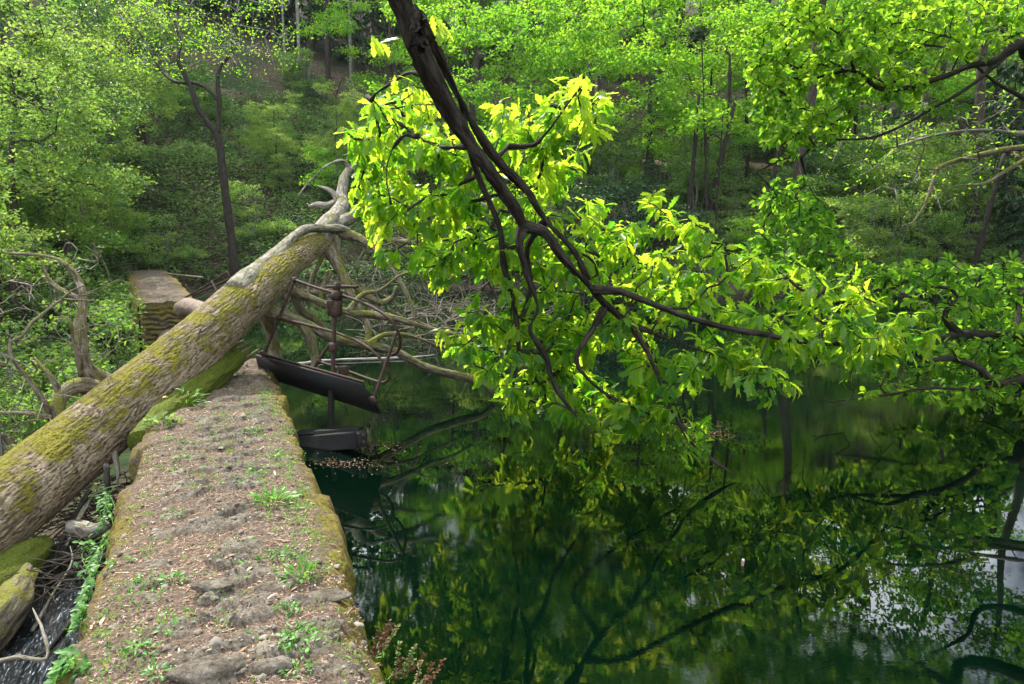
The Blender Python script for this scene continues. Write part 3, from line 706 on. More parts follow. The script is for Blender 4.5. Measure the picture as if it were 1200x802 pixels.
for a in ((345, 328, 8.0), (327, 373, 8.0), (374, 424, 8.0)): mb = MB(); ball(mb, P(*a), .034); part('rail_joint', mb, M['rust'], sl)
for a in ((309, 416, 8.0), (437, 470, 6.95)):
    c = P(*a); mb = MB(); tube(mb, [c-nn*.01, c+nn*.0, c+nn*.02], [.055, .055, .05], 16); part('post_flange', mb, M['rust'], sl)
sp = 7.45
pipe([(394, 338, sp), (391, 400, sp), (390, 444, sp)], .046, 'spindle')
pipe([(389, 444, sp), (388, 475, sp), (388, 512, sp)], .07, 'gate_rod', 'darktimber')
mb = MB(); tube(mb, [P(395, 352, sp), P(395, 354, sp), P(394.5, 362, sp), P(394, 366, sp), P(394, 371, sp), P(394, 372, sp)], [.045, .062, .062, .07, .06, .045], 18)
tube(mb, [P(395, 341, sp), P(394.5, 352, sp)], [.06, .06], 16)
box(mb, P(387, 361, sp-.03), .07, .07, .17, .3); part('gearbox', mb, M['rust'], sl)
mb = MB(); tube(mb, [P(391.5, 402, sp), P(391.3, 404, sp), P(391, 411, sp), P(391, 413, sp)], [.03, .046, .046, .03], 16); part('collar', mb, M['rust'], sl)
mb = MB(); a, b = P(382, 336, sp+.05), P(420, 336.5, sp-.05); q, r = spline([a, (a+b)/2+[0, 0, .0], b], [.013, .022, .013], .04); tube(mb, q, r, 10); 
tube(mb, [P(395, 331, sp), P(394.5, 341, sp)], [.035, .04], 12); part('turning_bar', mb, M['rust'], sl)
mb = MB(); box(mb, P(402, 434, 7.5), .11, .09, .10, .5); box(mb, P(396, 438, 7.5), .12, .06, .03, .5); part('bracket', mb, M['rust'], sl, False)
bar(P(317, 432, 8.1), P(316, 470, 8.05), .08, .08, 'leg', 'darktimber')
a, b = P(346, 518, 7.3), P(424, 514, 6.95)
bm_ = empty('timber_beam', a, 'black timber beam lying at the water line under the platform', 'beam')
bar(a+[0, 0, -.02], b, .16, .17, 'beam', 'darktimber', bm_); bar(P(350, 507, 7.3), P(423, 503, 7.0), .10, .035, 'top_plank', 'darktimber', bm_)
mb = MB(); box(mb, P(424, 514, 6.9), .10, .14, .15, .2); part('end_block', mb, M['darktimber'], bm_, False)
mb = MB(); 
for dy in (-4, 4): c = P(426, 514+dy, 6.82); tube(mb, [c, c+[.01, -.03, 0]], [.018, .016], 8)
part('bolts', mb, M['rust'], bm_)
# broken rail of the far dam length
fr = empty('broken_railing', P(225, 350, 16.6), 'thin collapsed pipe railing lying beside the far wall end', 'railing')
for pts in (((217, 349, 16.8), (240, 336, 16.4), (266, 319, 16)), ((226, 346, 16.8), (250, 336, 16.4), (273, 325, 16)), ((196, 321, 20), (215, 323, 19.5), (238, 325.5, 19)), ((266, 319, 16), (272, 330, 16)), ((217, 334, 16.8), (224, 344, 16.8), (228, 352, 16.8)), ((248, 330, 16.2), (256, 346, 16)), ((240, 336, 16.4), (243, 342, 16.4))):
    pipe(pts, .05, 'rail', 'rust' if pts[0][0] != 196 else 'deadwood', fr, 8)
# ------------------------------------------------------------------ rotten timber and sticks in the channel left of the dam
mb = MB(); q, r = spline([P(*a) for a in ((-40, 715, 4.6), (0, 682, 4.75), (35, 650, 5.0), (52, 640, 5.2))], [.16, .17, .13, .10], .02)
tube(mb, q, r, 40, disp=barkdisp(.03)); o = mb.build('rotten_log', M['moss']); tag(o, 'thick moss covered rotten log under the fallen trunk above the stream', 'log')
mb = MB(); q, r = spline([P(*a) for a in ((-30, 760, 4.2), (12, 705, 4.5), (34, 668, 4.8))], [.12, .12, .07], .02)
tube(mb, q, r, 30, disp=barkdisp(.03)); o = mb.build('rotten_log', M['mossbark']); tag(o, 'peeling brown rotten log at the left edge beside the stream', 'log')
mb = MB(); q, r = spline([P(*a) for a in ((85, 618, 5.3), (108, 622, 5.15), (124, 616, 5.1))], [.05, .06, .05], .02)
tube(mb, q, r, 20, disp=barkdisp(.02)); o = mb.build('small_log', M['deadbark']); tag(o, 'small brown log jammed across the stream against the dam', 'log')
STK = [('two thin bent sticks forking out of the stream in the corner', [(-10, 778, 3.9), (20, 770, 3.9), (55, 772, 3.9), (50, 740, 4.0), (38, 712, 4.1)], .012),
       ('pale peeled stick standing against the dam edge', [(132, 525, 5.9), (137, 545, 5.8), (138, 566, 5.75)], .022),
       ('dark leaning stake between trunk and dam', [(124, 545, 5.6), (126, 570, 5.5), (127, 600, 5.45)], .02),
       ('long dark slanting stick beneath the trunk', [(105, 575, 5.5), (88, 605, 5.35), (68, 645, 5.15), (62, 668, 5.0)], .018),
       ('mossy slanting stick beneath the trunk', [(112, 570, 5.6), (96, 600, 5.4), (78, 640, 5.2)], .024),
       ('black twig arching over the white water', [(90, 720, 4.5), (70, 745, 4.3), (52, 765, 4.2), (20, 775, 4.1)], .014),
       ('grey twig across the middle of the stream', [(38, 740, 4.5), (60, 700, 4.7), (84, 660, 4.9), (82, 640, 5)], .010)]
for lab, pts, d in STK:
    mb = MB(); q, r = spline([P(*a) for a in pts], [d]*(len(pts)-1)+[d*.5], .04); tube(mb, q, r, 8, disp=barkdisp(.006, 3))
    o = mb.build('stick', M['deadbark'] if 'dark' not in lab and 'black' not in lab else M['bark']); tag(o, lab, 'stick', 'sticks in the channel beside the dam')
rg = np.random.default_rng(9); mb = MB()
for k in range(420):
    c = P(rg.uniform(5, 200) if k % 3 else rg.uniform(90, 200), rg.uniform(500, 760), rg.uniform(4.6, 6.4)); s, v = wall_sv(c[0], c[1])
    if v > -.6: continue
    c[2] = -.12-.06*(6.6-s)+rg.uniform(0, .12)-.35*max(0, -v-1); d = nrm(rg.normal(size=3)*[1, 1, .25])*rg.uniform(.1, .35)
    tube(mb, [c-d, c+rg.normal(size=3)*.02, c+d], [.004, .005, .002], 5)
tag(mb.build('twig_debris', M['barkfar']), 'tangle of small dark twigs caught in the stream channel', 'twigs', kind='stuff')
#SECTION:HERO
# ------------------------------------------------------------------ the overhanging oak
def inpoly(px, py, poly):
    c = np.zeros(len(px), bool); j = len(poly)-1
    for i in range(len(poly)):
        xi, yi = poly[i]; xj, yj = poly[j]
        c ^= ((yi > py) != (yj > py)) & (px < (xj-xi)*(py-yi)/(yj-yi+1e-9)+xi); j = i
    return c
def fill(poly, n, d0, d1, rg):
    poly = np.array(poly, float); x0, y0 = poly.min(0); x1, y1 = poly.max(0); outp = []
    while len(outp) < n:
        x = rg.uniform(x0, x1, n*3); y = rg.uniform(y0, y1, n*3); k = inpoly(x, y, poly)
        for a, b in zip(x[k], y[k]): outp.append(P(a, b, rg.uniform(d0, d1)))
    return [p for p in outp[:n] if p[2] > .03]
def oak_leaves(mb, sk, ends, rg, nleaf=(7, 11), size=(.13, .20), droop=.55, spread=.13, tmpl=OAK, tone0=.5):
    pos, dr, up, sz, tn = [], [], [], [], []
    for j, ti in ends:
        p = sk.P[j]; d = p-sk.P[sk.par[sk.par[j]] if sk.par[sk.par[j]] >= 0 else sk.par[j]]; d = d/max(np.linalg.norm(d), 1e-6)
        n = rg.integers(*nleaf); ct = rg.normal(0, .2)
        for k in range(n):
            rd = rg.normal(size=3); rd -= d*np.dot(rd, d); rd /= np.linalg.norm(rd)+1e-9
            dv = d*rg.uniform(.2, .9)+rd*rg.uniform(.6, 1.1)+np.array([0, 0, -droop*rg.uniform(.3, 1.6)])
            pos.append(p-d*rg.uniform(0, spread)+rd*.01); dr.append(dv)
            up.append(np.array([0, 0, 1.0])+rg.normal(size=3)*.45); sz.append(rg.uniform(*size)); tn.append(tone0+ct+rg.normal(0, .2))
    leaves(mb, tmpl, np.array(pos), np.array(dr), np.array(up), np.array(sz), np.clip(tn, 0, 1), rg)
rg = np.random.default_rng(11)
TR = np.array([-4.2, -2.5, float(H(-4.2, -2.5))])
oak = empty('oak_tree', TR, 'oak leaning out over the pond, dark twin limbs and big bright lobed leaves', 'tree')
sk = Skel()
tq, _, _ = sk.line([TR+[0, 0, -.3], TR+[.1, .3, 2.5], TR+[.4, .9, 5], TR+[1.2, 2.2, 7.2], TR+[2.3, 4.2, 7.9]], [.36, .3, .27, .22, .19], -1, .2)
m = MB(); q, r = spline([TR+[0, 0, -.3], TR+[.1, .3, 2.5], TR+[.4, .9, 5], TR+[1.2, 2.2, 7.2], TR+[2.3, 4.2, 7.9]], [.36, .3, .27, .22, .19], .1); tube(m, q, r, 24, disp=barkdisp(.02)); part('trunk', m, M['bark'], oak)
top = TR+[2.3, 4.2, 7.9]
def hl(pts, parent='near', first=None, amp=.017, sides=30, dens=.022):
    pp = [P(*a[:3]) for a in pts]; rr = [a[3]/1600.0*a[2] for a in pts]
    if first is not None: pp = [first[0]]+pp; rr = [first[1]]+rr
    q, r = spline(pp, rr, dens); m = MB(); tube(m, q, r, sides, disp=barkdisp(amp, 1.8)); part('limb', m, M['bark'], oak)
    return sk.line(pp, rr, parent, .1)
hl([(400, -190, 3.7, 30.2), (438, -70, 4.2, 32.3), (470, 5, 4.5, 27), (492, 60, 4.65, 26), (513, 105, 4.85, 22.4), (545, 160, 5.05, 15.6), (575, 203, 5.2, 14), (603, 245, 5.4, 13), (613, 266, 5.5, 12.5)], first=(top, .10))
hl([(478, 10, 4.6, 17.7), (508, 50, 4.75, 13.5), (533, 106, 5.0, 10.9), (563, 160, 5.2, 10.9), (590, 196, 5.35, 10.9), (616, 222, 5.5, 10.4), (640, 258, 5.6, 9.41), (671, 293, 5.7, 8.82), (690, 328, 5.85, 8.06)])
hl([(612, 264, 5.5, 11.4), (640, 274, 5.55, 11.4), (660, 303, 5.65, 10.9), (691, 336, 5.85, 10.4), (711, 358, 6.0, 7.81), (743, 381, 6.15, 7.2), (790, 400, 6.3, 5.6), (850, 420, 6.5, 4)])
hl([(695, 339, 5.85, 8.68), (727, 342, 5.8, 8.06), (759, 354, 5.8, 8.06), (800, 370, 5.9, 7.44), (850, 384, 6.05, 6.82), (900, 393, 6.2, 7.2), (950, 402, 6.35, 5.6), (1010, 402, 6.6, 4), (1060, 392, 7.5, 2.4)])
hl([(612, 268, 5.5, 10.4), (609, 288, 5.5, 7.81), (618, 322, 5.6, 8.06), (630, 360, 5.7, 7.44), (622, 387, 5.75, 6.82), (640, 420, 5.85, 7.2), (652, 455, 5.95, 4.8), (678, 492, 6.1, 4), (705, 517, 6.2, 1.6)])
hl([(540, 130, 5.2, 7.44), (555, 190, 5.7, 8.06), (566, 220, 5.8, 7.44), (586, 268, 5.9, 6.2), (590, 308, 6, 7.2), (604, 367, 6.2, 6.4), (608, 411, 6.3, 5.6), (601, 455, 6.4, 3.2), (610, 480, 6.5, 1.6)], 'near')
hl([(640, 258, 5.7, 7.44), (618, 290, 5.85, 6.2), (622, 340, 6.1, 7.2), (612, 372, 6.2, 6.4)], 'near')
hl([(738, 378, 6.1, 6.4), (765, 425, 6.1, 6.4), (780, 466, 6.1, 5.6), (810, 519, 6.15, 4), (836, 540, 6.2, 3.2), (862, 558, 6.2, 1.6)])
hl([(745, 385, 6.2, 5.6), (772, 428, 6.3, 4.8), (790, 470, 6.3, 4), (800, 500, 6.35, 2.4)])
hl([(708, 362, 6.0, 7.2), (695, 385, 6.0, 6.4), (675, 420, 6.0, 5.6), (688, 443, 6.05, 4), (719, 467, 6.15, 4), (783, 493, 6.4, 2.4), (812, 505, 6.5, 1.6)])
hl([(596, 172, 5.4, 4.8), (625, 170, 5.4, 4), (646, 149, 5.3, 3.2), (668, 118, 5.3, 2.4), (680, 104, 5.3, 1.6)])
hl([(548, 172, 5.1, 4.8), (515, 172, 5.3, 3.2), (490, 160, 5.5, 2.4), (462, 140, 5.6, 1.6)])
hl([(490, 160, 5.5, 3.2), (472, 160, 5.6, 3.2), (457, 182, 5.6, 3.2), (453, 206, 5.6, 2.4), (458, 240, 5.6, 1.6)], 'near')
hl([(505, 96, 4.9, 5.6), (482, 85, 5.1, 4), (462, 95, 5.4, 3.2), (440, 110, 5.7, 2.4)])
ends = []
T = []
T += fill([(405, 150), (440, 105), (500, 100), (545, 140), (600, 110), (655, 150), (650, 230), (600, 330), (500, 330), (430, 300), (420, 240), (410, 180)], 250, 5.9, 7.7, rg)
T += fill([(625, 95), (670, 85), (708, 105), (705, 140), (680, 170), (640, 160)], 24, 5.3, 5.9, rg)
T += fill([(640, 150), (690, 170), (705, 240), (740, 300), (800, 330), (760, 400), (620, 420), (580, 330)], 130, 6.0, 7.6, rg)
T += fill([(515, 385), (560, 350), (640, 360), (700, 400), (730, 480), (650, 490), (570, 450), (530, 420)], 115, 6.3, 7.9, rg)
T += fill([(720, 255), (760, 222), (800, 222), (840, 280), (920, 300), (1000, 320), (1060, 350), (1100, 395), (1020, 420), (900, 410), (800, 400), (730, 330)], 190, 6.2, 7.9, rg)
T += fill([(730, 400), (850, 400), (950, 410), (960, 450), (880, 480), (820, 450), (740, 450)], 42, 5.8, 7.0, rg)
T += fill([(590, 470), (700, 455), (830, 480), (840, 510), (750, 512), (640, 492)], 34, 6.1, 7.1, rg)
T += fill([(1000, 385), (1100, 370), (1105, 420), (1010, 430)], 14, 7, 7.6, rg)
# overhead part of the crown, above the picture and mirrored in the pond
hc = [np.array([rg.uniform(-2.0, 9.5), rg.uniform(4.6, 13.5), 0]) for _ in range(620)]
for c in hc:
    c[2] = 2.2+c[1]*math.tan(math.radians(20.0))+rg.uniform(0, 3.6)
    if c[0]/c[1] > .2 and (c[2]-2.2)/math.hypot(c[0], c[1]) > .47 and rg.random() < .55: c[2] = -9
    if c[0]/c[1] > .42 and rg.random() < .35: c[2] = -9
    if c[0]+.48*(c[2]-2.2) < 1.3: c[2] = -9
hc = [c for c in hc if c[2] > 0]
ov = []
sk.line([top, top+[2.2, 2.2, .5], top+[4.4, 4.0, .3], top+[7, 6.2, .2]], [.12, .09, .06, .03], 'near', .2)
q, r = spline([top, top+[2.2, 2.2, .5], top+[4.4, 4.0, .3], top+[7, 6.2, .2]], [.12, .09, .06, .03], .1); m = MB(); tube(m, q, r, 12); part('limb', m, M['bark'], oak)
ends = sk.grow(T, .11, .22, .03, rng=rg)
sk2 = Skel(); sk2.line([top, top+[2.2, 2.2, .5], top+[4.4, 4.0, .3], top+[7, 6.2, .2]], [.12, .09, .06, .03], -1, .2)
sk2.line([top, top+[-.2, 2.4, .6], top+[.6, 5, .9]], [.08, .06, .03], -1, .2)
ends2 = sk2.grow(hc, .25, .16, .03, rng=rg)
mb = MB(); sk.tubes(mb, .0055, 2.5, False, .03); sk2.tubes(mb, .008, 2.4, True, .09); part('twigs', mb, M['bark'], oak)
mb = MB(); oak_leaves(mb, sk, ends, rg, (9, 15), (.11, .21), .7, .2, OAK, .72)
oak_leaves(mb, sk2, ends2, rg, (14, 22), (.15, .24), .4, .4)
# the small bright sprays beside the limb at the top
for (a, b, d) in ((515, 22, 4.6), (522, 30, 4.6), (443, 45, 4.9), (452, 55, 4.9), (470, 92, 5.0)):
    n = 3; pos = np.repeat(P(a-8, b-4, d)[None], n, 0); leaves(mb, OAK[:3], pos, np.stack([rg.uniform(-.2, 1.0, n), rg.normal(0, .4, n), rg.uniform(-.9, .2, n)], 1), rdir(n, rg)*.3+[0, -.6, .7], .17, rg.uniform(.85, 1, n), rg)
part('foliage', mb, M['oakleaf'], oak)
# clump of dead leaves hanging on the limb
mb = MB(); n = 60; c = np.array([P(*a) for a in zip(rg.uniform(486, 498, n), rg.uniform(10, 50, n), np.full(n, 4.42))])
leaves(mb, MID, c, rdir(n, rg)*.7+[0, 0, -1], rdir(n, rg), rg.uniform(.05, .12, n), rg.uniform(0, .1, n), rg); part('dead_leaves', mb, M['bark'], oak)

# ------------------------------------------------------------------ oak on the right bank
rg = np.random.default_rng(12)
TR2 = np.array([12.2, 8.2, float(H(12.2, 8.2))])
ok2 = empty('oak_tree', TR2, 'oak on the right bank reaching long boughs into the picture from the right edge', 'tree')
sk = Skel()
cr = TR2+[-.3, .1, 7.5]
q, r = spline([TR2+[0, 0, -.4], TR2+[0, 0, 2], TR2+[-.1, .1, 4.5], cr], [.38, .32, .26, .18], .15); m = MB(); tube(m, q, r, 20, disp=barkdisp(.02)); part('trunk', m, M['bark'], ok2)
sk.line([TR2+[0, 0, -.4], TR2+[0, 0, 2], TR2+[-.1, .1, 4.5], cr], [.38, .32, .26, .18], -1, .2)
def rl(pts, first=None, root=ok2, mat='bark', par='near'):
    pp = [P(*a[:3]) for a in pts]; rr = [a[3]/1600.0*a[2] for a in pts]
    if first is not None: pp = [np.asarray(first[0])]+pp; rr = [first[1]]+rr
    q, r = spline(pp, rr, .06); m = MB(); tube(m, q, r, 14, disp=barkdisp(.008, 2)); part('limb', m, M[mat], root); return sk.line(pp, rr, par, .12)
rl([(1260, 385, 8.6, 15), (1200, 392, 8.4, 13), (1158, 393, 8.3, 12), (1124, 392, 8.2, 10), (1100, 396, 8.1, 6), (1060, 401, 8, 5), (1015, 408, 7.9, 4), (962, 403, 7.8, 2)], (TR2+[0, 0, 2.2], .14))
rl([(1124, 392, 8.2, 10), (1107, 373, 8.1, 7), (1112, 358, 8.1, 4), (1130, 345, 8.1, 3)])
rl([(1270, 440, 8.4, 14), (1200, 444, 8.1, 12), (1170, 450, 8.0, 10), (1144, 430, 7.9, 8), (1112, 420, 7.8, 7), (1086, 423, 7.7, 6), (1072, 413, 7.7, 5), (1043, 416, 7.6, 4), (1000, 430, 7.6, 2)], (TR2+[0, 0, 1.4], .12))
rl([(1170, 450, 8.0, 7), (1135, 456, 7.9, 5), (1086, 455, 7.8, 4), (1040, 463, 7.8, 3), (980, 470, 7.8, 2)])
rl([(1200, 300, 9, 8), (1196, 340, 8.8, 7), (1192, 385, 8.5, 7)])
rl([(1260, 60, 9.6, 16.3), (1200, 50, 9.2, 13.6), (1164, 71, 9.1, 9.52), (1137, 77, 9, 8.16), (1103, 91, 8.9, 6.8), (1039, 106, 8.8, 5.44), (1002, 84, 8.8, 4.08), (968, 88, 8.8, 3.4), (945, 94, 8.8, 2.72), (908, 86, 8.8, 2.04)], (TR2+[-.1, .1, 4.6], .16))
rl([(1190, 56, 9.2, 6.12), (1137, 101, 9, 4.08), (1086, 131, 9, 3.4), (1056, 148, 9, 3.4), (1019, 162, 9, 2.72), (968, 165, 9, 2.04), (945, 178, 9, 1.36)])
rl([(1270, 150, 9.6, 8.16), (1200, 115, 9.4, 5.44), (1164, 95, 9.3, 3.4), (1120, 60, 9.3, 2.72), (1060, 50, 9.2, 2.04)], (TR2+[-.1, .1, 4.2], .1))
T = []
T += fill([(872, 40), (900, 15), (940, 0), (1060, 0), (1050, 60), (1010, 110), (990, 160), (940, 175), (915, 190), (885, 160), (880, 110)], 400, 8.2, 10.2, rg)
T += fill([(1040, 0), (1200, 0), (1200, 60), (1100, 60), (1080, 130), (1010, 110)], 170, 8.4, 10.2, rg)
Tm = fill([(885, 230), (940, 215), (975, 250), (1010, 300), (1060, 320), (1040, 370), (930, 330), (880, 300)], 230, 8.6, 10.0, rg)
Tm += fill([(1040, 300), (1120, 305), (1200, 300), (1210, 480), (1130, 475), (1090, 440), (1080, 380)], 300, 7.8, 10.5, rg)
Tm += fill([(930, 420), (1090, 430), (1200, 470), (1100, 480), (980, 450)], 30, 7.5, 8.6, rg)
ends = sk.grow(T, .16, .22, .03, rng=rg); endm = sk.grow(Tm, .16, .22, .03, rng=rg)
bare = fill([(900, 400), (1100, 405), (1120, 450), (950, 480), (880, 450)], 40, 7.3, 8.4, rg); sk.grow(bare, .14, .2, -.02, rng=rg)
hc = [np.array([rg.uniform(5, 17), rg.uniform(7.5, 17), 0]) for _ in range(520)]
for c in hc: c[2] = 2.2+c[1]*math.tan(math.radians(20))+rg.uniform(0, 6)
hc = [c for c in hc if (c[2]-2.2)/math.hypot(c[0], c[1]) < .48 or rg.random() < .85]
sk2 = Skel(); sk2.line([cr-[0, 0, 1.5], cr, cr+[-2, .6, 1.2], cr+[-4.4, 1.2, 1.4]], [.2, .16, .11, .05], -1, .2); sk2.line([cr-[0, 0, .5], cr+[.6, 3, 1.0], cr+[.2, 6, 1.4]], [.13, .1, .04], -1, .2)
for _ in range(900):
    a_, b_ = rg.uniform(830, 1260), rg.uniform(590, 900)
    if fbm(a_/75, b_/60, 1.5) < -.02: continue
    r_ = ray(a_, b_); w_ = CAM+r_*(-CAM[2]/r_[2]); r_ = nrm(r_*[1, 1, -1]); c_ = w_+r_*rg.uniform(8, 13.5)
    if (c_[2]-2.2)/math.hypot(c_[0], c_[1]) > .345: hc.append(c_)
e3 = sk2.grow(hc, .3, .2, .03, rng=rg)
mb = MB(); sk.tubes(mb, .0055, 2.5, False, .035); sk2.tubes(mb, .008, 2.4, True, .2); part('twigs', mb, M['bark'], ok2)
mb = MB(); oak_leaves(mb, sk, ends, rg, (12, 19), (.07, .125), .35, .2, MID, .8); oak_leaves(mb, sk, endm, rg, (11, 16), (.08, .13), .35, .2, MID, .6)
oak_leaves(mb, sk2, e3, rg, (14, 24), (.10, .18), .35, .3, MID, .5)
part('foliage', mb, M['yleaf'], ok2)
# bare grey boughs, right edge
rg = np.random.default_rng(13)
TR3 = np.array([17.0, 11.2, float(H(17.0, 11.2))])
al = empty('alder_tree', TR3, 'almost leafless tree with grey drooping twigs and mossy boughs at the right edge', 'tree')
sk = Skel(); q, r = spline([TR3+[0, 0, -.4], TR3+[0, .1, 3], TR3+[-.3, .1, 7]], [.26, .2, .1], .2); m = MB(); tube(m, q, r, 16, disp=barkdisp(.01)); part('trunk', m, M['barkfar'], al)
sk.line([TR3+[0, 0, -.4], TR3+[0, .1, 3], TR3+[-.3, .1, 7]], [.26, .2, .1], -1, .3)
rl([(1250, 168, 12.2, 9), (1200, 173, 11.8, 8), (1164, 178, 11.6, 7), (1103, 195, 11.3, 5), (1093, 215, 11.2, 4), (1083, 242, 11.1, 3), (1069, 262, 11, 1.5)], (TR3+[0, 0, 2.8], .08), al, 'mossbark')
rl([(1250, 165, 12, 8), (1200, 188, 11.6, 7), (1175, 203, 11.4, 5), (1153, 215, 11.2, 4), (1120, 218, 11.1, 2)], (TR3+[0, 0, 2.6], .07), al, 'mossbark')
rl([(1250, 150, 12, 6), (1200, 156, 11.8, 5), (1150, 153, 11.6, 4), (1100, 158, 11.4, 3), (1050, 172, 11.3, 2)], (TR3+[0, 0, 3.0], .06), al, 'barkpale')
T = fill([(940, 175), (1020, 120), (1200, 100), (1200, 200), (1150, 230), (1060, 250), (970, 230)], 120, 10.6, 13, rg)
e = sk.grow(T, .2, .2, .05, rng=rg, curve=.5); mb = MB(); sk.tubes(mb, .008, 2.7, False, .03); part('twigs', mb, M['greytwig'], al)
mb = MB(); oak_leaves(mb, sk, e, rg, (3, 7), (.05, .085), .2, .4, MID, .85); part('foliage', mb, M['yleaf'], al)
#SECTION:FAR
# ------------------------------------------------------------------ trees of the far slope: one of each kind, then copies
def crown_leaves(mb, T, n, rad, size, tmpl, rg, flat=.5, tone0=.5, ctone=.18, vert=.5):
    T = np.asarray(T); k = len(T); c = np.repeat(T, n, 0); N_ = len(c)
    off = rg.normal(size=(N_, 3))*np.array([rad, rad, rad*vert])*.6
    ct = np.repeat(rg.normal(0, ctone, k), n); d = rdir(N_, rg); d[:, 2] = d[:, 2]*.5-.15
    up = rdir(N_, rg)*(1-flat)+np.array([0, 0, 1.0])*flat
    leaves(mb, tmpl, c+off, d, up, rg.uniform(size[0], size[1], N_), np.clip(tone0+ct+rg.normal(0, .12, N_), 0, 1), rg)
def make_tree(name, label, cat, h, lean, trunk_r, blobs, ntg, nleaf, lrad, lsize, lmat, bmat, seed, tmpl=SML, tip=.008, flat=.5, stems=1, jit=.2, sag=.04, tone0=.5, group=None, fork=.5, ex=2.35):
    rg = np.random.default_rng(seed); root = empty(name, (0, 0, -60), label, cat, group); sk = Skel()
    for sidx in range(stems):
        a = rg.uniform(0, 6.28); o = np.array([math.cos(a), math.sin(a), 0])*(.15*sidx)
        le = np.array(lean)+(np.array([math.cos(a), math.sin(a), 0])*h*.18 if stems > 1 else 0)
        n = 6; pts = [o+[0, 0, -.5]]+[o+np.array(le)*(k/n)**1.3+rg.normal(size=3)*[.06*h/6, .06*h/6, 0]+[0, 0, h*k/n] for k in range(1, n+1)]
        sk.line(pts, [trunk_r*1.15]+[trunk_r*(1-.75*(k/n)) for k in range(1, n+1)], -1, .35)
    T = []
    bw = np.array([b[3]*b[4]*b[5] for b in blobs])**.7; bw = bw/bw.sum()
    for b, w in zip(blobs, bw):
        k = max(2, int(ntg*w)); u = rdir(k, rg)*(rg.random((k, 1))**.42)
        T.append(np.array(b[:3])+u*np.array(b[3:6]))
    T = np.concatenate(T); T = T[T[:, 2] > .15]
    sk.grow(T, .45, jit, sag, back=1.2, rng=rg)
    mb = MB(); sk.tubes(mb, tip, ex, True, trunk_r*1.2, coarse=1.6); mb.build('trunk', M[bmat], root)
    mb = MB(); crown_leaves(mb, T, nleaf, lrad, lsize, tmpl, rg, flat, tone0); mb.build('crown', M[lmat], root, False)
    return root
def blobset(rg, n, rx, z0, z1, r0, r1, fl=.45):
    o = []
    for k in range(n):
        a = rg.uniform(0, 6.28); q = rx*math.sqrt(rg.random()); z = rg.uniform(z0, z1); s = rg.uniform(r0, r1)
        o.append((math.cos(a)*q, math.sin(a)*q, z, s, s, s*fl))
    return o
rr = np.random.default_rng(77)
protoA = [make_tree('oak_tree', 'x', 'tree', 7.5, (lx, ly, 0), .24, blobset(rr, 26, 4.6, 2.6, 9.5, 1.0, 1.9, .34), 430, 27, .36, (.13, .24), 'yleaf', 'barkfar', sd_, tone0=.55) for sd_, lx, ly in ((1, .6, 0), (2, -.8, .3), (3, .2, -.6))]
protoB = [make_tree('leafy_tree', 'x', 'tree', 6.5, (.3, 0, 0), .13, blobset(rr, 22, 2.6, 1.6, 8.0, .7, 1.3, .6), 400, 36, .27, (.07, .135), 'gleaf', 'barkfar', sd_, tone0=tn) for sd_, tn in ((5, .75), (6, .6))]
protoS = [make_tree('shrub', 'x', 'shrub', 2.0, (.1, 0, 0), .03, blobset(rr, 14, 1.3, .4, 2.5, .4, .8, .6), 170, 24, .2, (.06, .13), lm, 'greytwig', sd_, stems=5, tip=.006, tone0=tn) for sd_, lm, tn in ((8, 'gleaf', .75), (9, 'gleaf', .45), (10, 'yleaf', .55), (14, 'dleaf', .6))]
def make_conifer(seed, h, dens=1.0):
    rg = np.random.default_rng(seed); root = empty('conifer_tree', (0, 0, -60), 'x', 'tree'); mb = MB()
    q, r = spline([[0, 0, -.5], [.05, 0, h*.4], [0, .1, h]], [.2, .13, .02], .8); tube(mb, q, r, 8)
    pos, dr = [], []
    for k in range(int(62*dens)):
        z = h*(.06+.92*(k/62/dens)); a = rg.uniform(0, 6.28); L = (1-z/h)*2.6+.35
        e = np.array([math.cos(a)*L, math.sin(a)*L, z-L*.35]); b = np.array([0, 0, z]); m_ = (b+e)/2+[0, 0, .12*L]
        tube(mb, [b, m_, e], [.03, .018, .006], 4, cap=False)
        if z < h*.10: continue
        n = int(46*L); u = rg.random(n)**.7; c = b[None]*(1-u[:, None])**2+2*m_[None]*(u*(1-u))[:, None]+e[None]*(u**2)[:, None]
        sd = rg.normal(size=(n, 3))*[.8, .8, .25]; pos.append(c+sd*.06); dr.append(nrm(e-b)[None]*.8+sd*.8+[0, 0, -.45])
    mb.build('trunk', M['barkfar'], root); mb = MB(); pos = np.concatenate(pos); dr = np.concatenate(dr); n = len(pos)
    leaves(mb, SML, pos, dr, rdir(n, rg)*.4+[0, 0, 1], rg.uniform(.22, .42, n), np.clip(rg.normal(.5, .2, n), 0, 1), rg); mb.build('crown', M['dleaf'], root, False)
    return root
protoC = [make_conifer(41, 15), make_conifer(42, 13, .8)]
used = set()
def place(proto, loc, rz, sc, label, group=None, squash=1.0):
    if proto.name not in used and proto.location[2] < -50:
        used.add(proto.name); proto.location = tuple(float(a) for a in loc); proto.rotation_euler = (0, 0, rz); proto.scale = (sc, sc, sc*squash)
        proto['label'] = label
        if group: proto['group'] = group
        return proto
    return copy_tree(proto, loc, rz, sc, label, group, squash)
def at_g(px, py): return ground_at(px, py)
def col(px, y):
    """ground point in the picture column px at distance y"""
    r = ray(px, 275); x = r[0]/r[1]*y; return np.array([x, y, float(H(x, y))])
